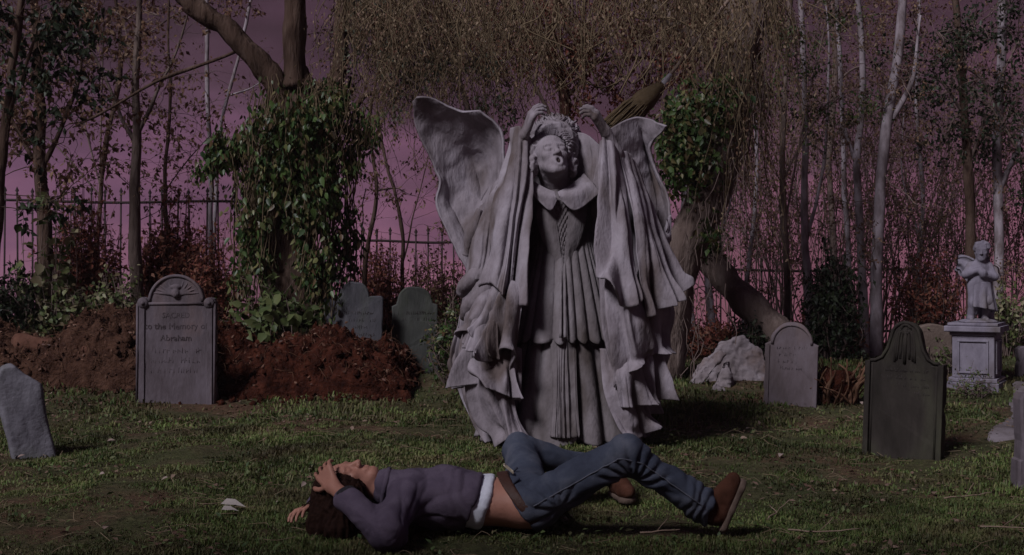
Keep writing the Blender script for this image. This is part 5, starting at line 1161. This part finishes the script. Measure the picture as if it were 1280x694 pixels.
def canopy_tree(label, trunk, Y, r, seed, blobs, leafm, size, bark, nleaf, name='tree', hang=.4, vine=0):
    """a tree whose crown is seen through: leaf clumps round branch ends"""
    rng = np.random.default_rng(seed); tp = PP(trunk, Y); g = np.array([tp[0][0], Y, float(gz(tp[0][0], Y))]); tp[0][2] = g[2] - .05
    root = thing(name, label, 'tree', g); T = crs(tp, 40)
    part(root, 'trunk', limb_tube(tp, r, r * .5, 40, 12, .012, seed, 8), bark); part(root, 'leader', limb_tube(top_out(tp, 1.6), r * .49, .006, 20, 8, .004, seed, 8), bark)
    tubes, tips = [], []
    for bx, by, sx, sy, n in blobs:
        c = P(bx, by, Y); i = min(39, 12 + rng.integers(0, 26)); m = T[i]
        br = crs([m, (m + c) / 2 + np.array([0, 0, .12]), c], 10); tubes.append(tube(br, np.linspace(r * .3, .01, 10), 5, False))
        for k in range(n):
            d = nrmz(rng.normal(size=3) * np.array([sx, (sx + sy) / 2, sy])); grow(rng, c + d * .05, d, (sx + sy) / 2 * Y / F * rng.uniform(.6, 1.3), .006, 1, tubes, tips, 7, .95, -.08, .55, 5, .3)
    part(root, 'twigs', join(tubes), m_twig, kind='stuff')
    part(root, 'crown', rand_leaves(rng, leaves_on(rng, tips, nleaf, .04), size, hang), leafm, kind='stuff')
    return root
lf_sage = leaf_mat('sage_leaves', [(.06, .075, .05), (.10, .12, .08), (.15, .165, .115), (.08, .07, .045)], .3)
canopy_tree('dark red-leaved tree behind the statue\'s raised hands', [(705, 430), (700, 250), (706, 130), (690, 60), (700, -30)], 12.0, .07, 61, [(640, 40, 60, 50, 8), (700, 30, 60, 50, 9), (760, 40, 60, 50, 9), (820, 30, 60, 60, 9), (720, 85, 60, 40, 8), (790, 95, 50, 40, 7), (600, 10, 60, 40, 6), (850, 80, 40, 50, 6)], lf_red, .045, m_twig_red, 16)
canopy_tree('olive brown tree filling the top left of the statue', [(604, 430), (600, 250), (584, 140), (566, 60), (540, -40)], 11.9, .035, 62, [(470, 30, 60, 50, 7), (530, 20, 60, 50, 8), (590, 50, 60, 50, 8), (500, 90, 50, 40, 6), (560, 100, 50, 40, 6), (450, -10, 60, 40, 6), (610, 110, 40, 40, 5)], lf_sage, .045, m_twig, 11)
canopy_tree('dark leafy tree crowding the top right corner', [(1215, 430), (1212, 250), (1206, 150), (1200, 60), (1190, -40)], 13.2, .06, 63, [(1170, 40, 60, 50, 7), (1220, 30, 60, 60, 8), (1275, 50, 50, 60, 8), (1200, 110, 60, 50, 8), (1255, 150, 50, 60, 8), (1290, 220, 40, 60, 7), (1180, 180, 40, 40, 5), (1150, 90, 40, 50, 5)], lf_dark, .05, m_bark, 10)
canopy_tree('feathery green-brown tree between the leaning tree and the white birches', [(985, 440), (984, 330), (978, 220), (982, 100), (990, -30)], 12.6, .04, 64, [(985, 60, 40, 50, 7), (1000, 130, 40, 50, 7), (965, 110, 30, 60, 6), (1030, 40, 40, 50, 6), (1050, 120, 40, 50, 5)], lf_ivy, .042, m_bark2, 9)
canopy_tree('hazy mauve-brown tree above the double-stemmed birch', [(1040, 440), (1042, 330), (1036, 200), (1044, 90), (1040, -30)], 14.6, .05, 66, [(960, 10, 50, 40, 6), (1010, 20, 60, 40, 7), (1075, 10, 60, 40, 7), (1130, 20, 60, 40, 7), (1100, 90, 60, 40, 6), (1040, 120, 50, 50, 6), (1150, 130, 40, 50, 5)], lf_dry, .042, m_twig, 9)
canopy_tree('thin brown-leaved tree at the top left behind the bare limb', [(120, 420), (122, 300), (130, 200), (150, 80), (140, -40)], 15.2, .04, 65, [(60, 10, 60, 30, 8), (130, 10, 60, 30, 7), (200, 20, 50, 30, 6), (20, 60, 40, 50, 8), (160, 50, 40, 30, 5), (10, 140, 30, 50, 5), (290, -10, 40, 30, 4)], lf_dry, .05, m_bark, 8)

# the thin birches on the right
birch = [
    ('tallest white birch of the right-hand group bent like a slow S', [(1095, 450), (1096, 380), (1097, 300), (1101, 230), (1109, 150), (1122, 70), (1131, -40)], 12.9, .062, .045, [[(1108, 160), (1140, 100), (1150, 20)]]),
    ('grey birch stem standing close left of the tallest white birch', [(1080, 450), (1079, 380), (1075, 280), (1072, 200), (1078, 90), (1070, -30)], 13.3, .048, .03, [[(1074, 220), (1055, 150), (1050, 60)]]),
    ('thin white stem behind the narrow ivy column', [(1064, 440), (1061, 330), (1056, 230), (1052, 120), (1045, -30)], 14.0, .034, .022, []),
    ('pale double-stemmed birch behind the rounded brown headstone', [(1012, 440), (1010, 350), (1005, 250), (1008, 150), (1000, -20)], 13.0, .046, .026, [[(1008, 300), (1030, 200), (1036, 60), (1030, -20)]]),
    ('white birch pole rising behind the cherub to the top of the picture', [(1248, 470), (1247, 380), (1249, 290), (1246, 190), (1251, 90), (1255, -40)], 13.4, .052, .044, [[(1248, 240), (1270, 190), (1285, 150)]]),
    ('short whitish trunk showing between the statue and the fallen trunk', [(872, 480), (868, 420), (856, 360), (850, 310), (858, 230)], 12.8, .045, .03, []),
    ('twisted white trunk just under the leaning tree\'s ivy', [(896, 470), (890, 400), (884, 330), (893, 270), (890, 190)], 13.2, .045, .03, [[(886, 320), (908, 270), (918, 220)]]),
    ('slim pale stem left of the rounded brown headstone', [(935, 450), (930, 380), (940, 300), (946, 210), (940, 100)], 13.8, .03, .018, []),
    ('faint thin stem midway between the tallest birch and the cherub', [(1150, 440), (1148, 340), (1154, 240), (1146, 140), (1150, -20)], 14.6, .03, .018, [[(1150, 300), (1128, 220), (1130, 140)]]),
]
for i, (lb, tr, Y, r0, r1, fk) in enumerate(birch):
    sapling(lb, tr, Y, r0, r1, fk, 80 + i, m_pale, lf_olive if i % 2 else lf_dry, 15, 9, .036, 'thin birches on the right', .6, 1, 4, .9, -.03, .5, 'birch', .2)
# brushy twig thicket behind them
for i, (lb, px, Y, hgt) in enumerate([('tangle of thin upright twigs left of the double-stemmed birch', 965, 14.4, 330), ('tangle of thin upright twigs behind the tallest birch', 1115, 14.8, 360), ('tangle of thin upright twigs beside the narrow ivy column', 1035, 14.6, 340), ('tangle of thin upright twigs left of the cherub', 1185, 14.9, 330), ('tangle of thin upright twigs right of the cherub', 1275, 14.4, 300)]):
    rng = np.random.default_rng(120 + i); x0 = (px - 640) * Y / F; g = np.array([x0, Y, float(gz(x0, Y))]); tubes, tips = [], []
    root = thing('brushwood', lb, 'shrub', g, 'twig thickets behind the birches')
    for k in range(34):
        b = g + np.array([rng.normal() * .28, rng.normal() * .2, -.03]); grow(rng, b, (rng.normal() * .14, rng.normal() * .1, 1), hgt * Y / F * rng.uniform(.5, 1.1), .009, 1, tubes, tips, 7, .55, -.01, .32, 9, .08)
    part(root, 'stems', join(tubes), m_twig, kind='stuff'); part(root, 'leaves', rand_leaves(rng, leaves_on(rng, tips, 17, .035), .036, .5), lf_olive if i % 2 else lf_dry, kind='stuff')

def shrub(label, box, Y, n, leafm, size, seed, bark=None, per=5, depth=.3, name='shrub', cat='shrub', ratio=.55, hang=.25, big=False, base=None, single_leaves=0):
    """leafy bush filling a photo box (px0, py0, px1, py1) at depth Y"""
    rng = np.random.default_rng(seed); x0, y0, x1, y1 = box; cx = (x0 + x1) / 2; X = (cx - 640) * Y / F; g = np.array([X, Y, float(gz(X, Y))]) if base is None else np.asarray(base, float)
    root = thing(name, label, cat, g); hw = (x1 - x0) / 2 * Y / F; top = CAM_H - (y0 - HORIZON) * Y / F - g[2]; tubes, tips = [], []
    for k in range(n):
        a = rng.uniform(0, 2 * math.pi); rr = math.sqrt(rng.uniform(0, 1)); h = top * rng.uniform(.45, 1.02) * (1 - .35 * rr ** 2)
        tip = g + np.array([math.cos(a) * rr * hw, math.sin(a) * rr * depth, h]); b = g + np.array([math.cos(a) * rr * hw * .55, math.sin(a) * rr * depth * .5, -.03])
        q = crs([b, (b + tip) / 2 + rng.normal(size=3) * .05 + np.array([0, 0, .05]), tip], 9); tubes.append(tube(q, np.linspace(.008, .002, 9), 3, False)); tips.append(q[2:])
        for _ in range(3):
            i = rng.integers(2, 8); grow(rng, q[i], nrmz(rng.normal(size=3) + np.array([0, 0, .4])), rng.uniform(.1, .3), .003, 0, tubes, tips, n=4, wob=.3)
    part(root, 'stems', join(tubes), bark or m_twig, kind='stuff')
    lp = leaves_on(rng, tips, per, .03)
    part(root, 'leaves', rand_leaves(rng, lp, size, hang, ratio, big, .4, g + np.array([0, 0, top * .4])), leafm, kind='stuff')
    if single_leaves:
        q = lp[lp[:, 1] < Y]; rng.shuffle(q); me = mesh_np('leaf', *leaf_geo(np.zeros((1, 3)), np.array([[0, 0, -1.]]), np.array([[0, -1., 0]]), size * 1.5, size * 1.2, True, droop=.15)); me.materials.append(leafm)
        for p in q[:single_leaves]:
            o = bpy.data.objects.new('leaf', me); COL.objects.link(o); o.parent = root; o.location = p + np.array([0, -.08, 0]) - g; o.rotation_euler = (rng.normal() * .5 - .3, rng.normal() * .6, rng.normal() * .6); s = rng.uniform(.7, 1.2); o.scale = (s, s, s)
    return root
shrub('green broad-leaved bush with pale leaf tips behind the left earth heap', (20, 325, 112, 425), 12.4, 80, lf_green, .055, 201, per=7, ratio=.8, big=True, single_leaves=40)
shrub('smaller green bush touching the left side of the big arched headstone', (105, 330, 182, 425), 12.5, 70, lf_green, .05, 202, per=7, ratio=.75, big=True, single_leaves=24)
shrub('leafless-looking reddish shrub in front of the left fence', (50, 205, 155, 400), 13.6, 170, lf_red, .055, 203, m_twig_red, 9)
shrub('dark red shrub crowding the fence right of the Y-forked sapling', (174, 212, 258, 400), 13.8, 190, lf_red, .055, 204, m_twig_red, 10)
shrub('low brown-red shrub beside the ivy tree\'s left foot', (225, 270, 305, 410), 13.4, 120, lf_red, .05, 205, m_twig_red, 9)
shrub('nearly black shrub at the left edge above the earth heap', (-40, 300, 45, 425), 12.2, 60, lf_dark, .06, 206, per=9)
shrub('tall vine with big round green leaves climbing at the far left', (14, 195, 92, 400), 12.6, 16, lf_green, .10, 207, per=4, ratio=.85, big=True, name='vine', cat='vine', single_leaves=18)
shrub('dry red shrub along the fence right of the ivy tree', (440, 285, 510, 420), 14.0, 110, lf_red, .045, 208, m_twig_red, 7)
shrub('dry rusty shrub along the fence touching the statue\'s cloak', (505, 285, 590, 420), 14.2, 110, lf_dry, .045, 209, m_twig_red, 7)
shrub('dark green bush against the statue\'s left hem', (545, 350, 592, 440), 11.2, 50, lf_ivy, .045, 210, per=9, depth=.2)
shrub('narrow dark ivy column right of the pale birches', (1018, 285, 1066, 440), 12.3, 110, lf_dark, .055, 211, per=11, depth=.16, hang=.5)
shrub('wide brown-black shrub left of the cherub', (1108, 300, 1200, 430), 13.8, 80, lf_red, .045, 212, m_twig, 10)
shrub('leafy shrub with yellow-green leaves behind the cherub pedestal', (1225, 335, 1300, 450), 12.7, 50, lf_green, .055, 213, per=7)
shrub('low dark red undergrowth behind the broken slabs', (835, 395, 930, 470), 12.6, 60, lf_red, .045, 214, m_twig_red, 8)
shrub('low dark red undergrowth right of the rounded brown headstone', (990, 370, 1110, 460), 13.4, 70, lf_red, .045, 215, m_twig_red, 8)
shrub('trailing ivy tuft on top of the fallen trunk', (866, 282, 905, 330), 12.2, 24, lf_ivy, .05, 216, per=8, depth=.12, name='ivy_tuft', cat='ivy', base=P(880, 330, 12.25))
shrub('small ivy tuft below the fallen trunk\'s thick end', (925, 380, 960, 440), 11.9, 26, lf_dark, .05, 217, per=8, depth=.15)
shrub('sprawling light green plant with broad leaves at the ivy tree\'s foot', (290, 345, 410, 412), 11.6, 60, lf_pale, .10, 218, per=4, ratio=.62, big=True, hang=.1, depth=.35, name='plant', cat='plant', single_leaves=50)
shrub('little pale-flowered weed left of the cherub pedestal', (1160, 415, 1185, 480), 11.4, 14, lf_pale, .04, 219, per=5, name='plant', cat='plant', depth=.1)
shrub('bright weed with pale leaves in front of the cherub pedestal', (1190, 484, 1240, 502), 10.6, 18, lf_pale, .03, 220, per=5, name='plant', cat='plant', depth=.15)
# torn-up root ball
def root_ball():
    rng = np.random.default_rng(71); g = on_ground(1052, 507); root = thing('tree_root', 'torn-up brown root tangle beside the tall dark headstone', 'root', g); t = []
    for i in range(46):
        a = rng.uniform(0, 6.28); b = g + np.array([math.cos(a) * .12, .12 + math.sin(a) * .1, -.03]); d = np.array([rng.normal() * .35 + .1 * math.cos(a), rng.normal() * .2, 1.]); q = [b]
        for _ in range(7): d = nrmz(d + rng.normal(size=3) * .28 + np.array([0, 0, -.06])); q.append(q[-1] + d * rng.uniform(.04, .075))
        t.append(rough_up(tube(q, np.linspace(rng.uniform(.008, .026), .004, 8), 6), .004, 20))
    part(root, 'root_strands', join(t), m_root, kind='stuff')
    f = Field(g + np.array([-.3, -.1, -.1]), g + np.array([.3, .35, .42]), .02); f.ell(g + np.array([0, .14, .1]), (.19, .13, .2)); V, Fs = f.mesh(); part(root, 'soil', rough_up((V, Fs), .05, 9), m_earth)
root_ball()

# ---------------------------------------------------------------- leaves and twigs on the grass
m_fall = leaf_mat('fallen_leaves', [(.10, .065, .045), (.17, .12, .09), (.26, .21, .19), (.13, .06, .04)], .1, .7)
def litter():
    rng = np.random.default_rng(91)
    V, Fs = leaf_geo(np.zeros((1, 3)), np.array([[1., 0, 0]]), np.array([[0, 0, 1.]]), .07, .045, True, .18, .25); V = V - np.array([.035, 0, 0])
    me = mesh_np('fallen_leaf', V, Fs); me.materials.append(m_fall)
    for i in range(110):
        y = 5.1 + 6.0 * rng.uniform() ** 1.1; x = rng.uniform(-.42, .42) * y
        if abs(x) < 1.2 and 5.1 < y < 6.0: continue
        o = bpy.data.objects.new('fallen_leaf', me); COL.objects.link(o); o.location = (x, y, float(gz(x, y)) + .022); o.rotation_euler = (rng.normal() * .35, rng.normal() * .35, rng.uniform(0, 6.3)); s = rng.uniform(.3, .8); o.scale = (s, s, s)
        o['label'] = 'small dry tan leaf fallen on the grass'; o['category'] = 'leaf'; o['group'] = 'fallen leaves on the grass'
    n = 5200; y = rng.uniform(5, 11.5, n); x = rng.uniform(-.44, .44, n) * y; cl = fbm(v3(x, y) * 1.4, 2, 33) + 1.6 * bare(x, y); k = cl > .25; x, y = x[k], y[k]
    p = v3(x, y, gz(x, y) + .014); ax = nrmz(v3(rng.normal(size=len(x)), rng.normal(size=len(x)), rng.normal(size=len(x)) * .2)); nr = nrmz(v3(rng.normal(size=len(x)) * .4, rng.normal(size=len(x)) * .4, np.ones(len(x))))
    setting('leaf_litter', leaf_geo(p, ax, nr, .035 * rng.uniform(.5, 1.3, len(x)), .022), leaf_mat('leaf_crumbs', [(.05, .028, .018), (.10, .06, .04), (.16, .11, .085), (.07, .03, .02)], .1), 'stuff')
    stalks = []
    for i in range(700):
        yy = rng.uniform(4.9, 10); xx = rng.uniform(-.43, .43) * yy
        if fbm(v3(np.array([xx]), np.array([yy])) * 1.5, 2, 35)[0] < -.1: continue
        a = rng.uniform(0, 6.28); l = rng.uniform(.04, .16); b = np.array([xx, yy, float(gz(xx, yy)) + .018]); m = b + np.array([math.cos(a) * l * .5, math.sin(a) * l * .5, rng.uniform(.0, .03)]); e = b + np.array([math.cos(a + .5) * l, math.sin(a + .5) * l, rng.uniform(-.01, .02)])
        stalks.append(tube(crs([b, m, e], 5), .0017, 3, False))
    setting('dry_stalks', join(stalks), M('dead_grass', [(.13, .095, .06), (.22, .17, .11)], 9, .9, 0), 'stuff')
    wl = []
    for i in range(130):
        yy = 5.0 + 6 * rng.uniform() ** 1.2; xx = rng.uniform(-.43, .43) * yy; n = rng.integers(5, 16); r = rng.uniform(.03, .10); p = v3(xx + rng.normal(size=n) * r, yy + rng.normal(size=n) * r, 0 * np.ones(n)); p[:, 2] = gz(p[:, 0], p[:, 1]) + rng.uniform(.008, .04, n)
        ax = nrmz(v3(rng.normal(size=n), rng.normal(size=n), rng.uniform(.1, .7, n))); wl.append(leaf_geo(p, ax, nrmz(v3(rng.normal(size=n) * .5, rng.normal(size=n) * .5, np.ones(n))), rng.uniform(.018, .045, n), .018, False, .15))
    setting('ground_weeds', join(wl), leaf_mat('weed_leaves', [(.035, .06, .02), (.06, .095, .03), (.09, .12, .045), (.11, .10, .05)], .25), 'stuff')
    pale = leaf_mat('pale_leaf', [(.36, .33, .30), (.42, .38, .35)], .1, .7)
    for lb, px, py, a, s in (('larger cream-coloured fallen leaf in the grass left of the person\'s hand', 292, 641, .2, 1.25), ('smaller cream-coloured fallen leaf touching the larger one', 288, 648, .5, .9)):
        g = on_ground(px, py); m2 = mesh_np('pale_leaf', V * 1.3, Fs); m2.materials.append(pale); o = bpy.data.objects.new('pale_leaf', m2); COL.objects.link(o); o.location = g + np.array([0, 0, .04]); o.rotation_euler = (.25, .05, a); o.scale = (s, s, s); o['label'] = lb; o['category'] = 'leaf'
    for i, (lb, px, py, L) in enumerate([('thin crooked twig on the grass right of the boot sole', 960, 655, .26), ('bent dry twig at the bottom right of the boot', 985, 668, .32), ('long grey twig on the grass toward the right edge', 1225, 664, .22), ('curled brown stalk in the grass below the tall dark headstone', 1180, 628, .28), ('short stick lying before the person\'s bent knee', 800, 672, .18)]):
        g = on_ground(px, py); a = rng.uniform(-.6, .6) + (1.2 if i in (0,) else 0); q = [g + np.array([0, 0, .02])]; d = np.array([math.cos(a), math.sin(a) * .5, .12])
        for _ in range(7): d = nrmz(d + rng.normal(size=3) * .25); d[2] = abs(d[2]) * .4 - .02; q.append(q[-1] + d * L / 7)
        tb = [tube(q, np.linspace(.0045, .002, 8), 5)]; r = [q[3]]
        for _ in range(3): r.append(r[-1] + np.array([.02, .015 * rng.normal(), .02]))
        tb.append(tube(r, .0018, 4)); single('twig', join(tb), M('dry_twig', [(.16, .11, .08), (.24, .18, .14)], 12, .9, 0), lb, 'twig')
litter()

# unseen tree added left of the camera so its low boughs shade the near grass
def shade_tree():
    rng = np.random.default_rng(333); g = np.array([-4.6, .2, float(gz(-4.6, .2))]); root = thing('tree', 'unseen spreading tree added beside the camera, its low leafy boughs shading the near grass', 'tree', g)
    T = crs([g - np.array([0, 0, .1]), g + np.array([.1, .1, 1.6]), g + np.array([.4, .3, 3.2]), g + np.array([.8, .6, 5])], 30); part(root, 'trunk', rough_up(tube(T, np.linspace(.36, .2, 30), 22), .04, 5, (1, 1, .3)), m_bark)
    tubes, tips = [], []
    for e in ((-3.2, .9, 4.6), (-2.2, .3, 4.9), (-1.2, .5, 5.2), (-.2, .2, 5.4), (-2.6, 1.7, 5.6), (.9, .1, 5.5), (-4.6, 1.9, 4.8)):
        e = np.array(e) + np.array([-.2, .75, 0]); br = crs([T[20], (T[20] + e) / 2 + np.array([0, 0, .35]), e], 14); part(root, 'bough', tube(br, np.linspace(.11, .03, 14), 8), m_bark)
        for k in range(7): grow(rng, br[5 + k], nrmz(rng.normal(size=3) * np.array([1, 1, .4])), rng.uniform(.4, .9), .012, 1, tubes, tips, 5, .9, -.05, .55, 5, .25)
    part(root, 'twigs', join(tubes), m_twig, kind='stuff'); part(root, 'crown', rand_leaves(rng, leaves_on(rng, tips, 14, .06), .09, .4), lf_dark, kind='stuff')
shade_tree()

# ---------------------------------------------------------------- thin evening mist
hz_m = bpy.data.materials.new('mist'); hz_m.use_nodes = True; hn = hz_m.node_tree.nodes; hn.remove(hn['Principled BSDF'])
pv = hn.new('ShaderNodeVolumePrincipled'); pv.inputs['Color'].default_value = (.80, .68, .76, 1); pv.inputs['Density'].default_value = .0006
hz_m.node_tree.links.new(pv.outputs[0], hn['Material Output'].inputs['Volume'])
hz = setting('haze', boxg((-40, -20, -7.5), (40, 42, 8.5)), hz_m, 'stuff', False)
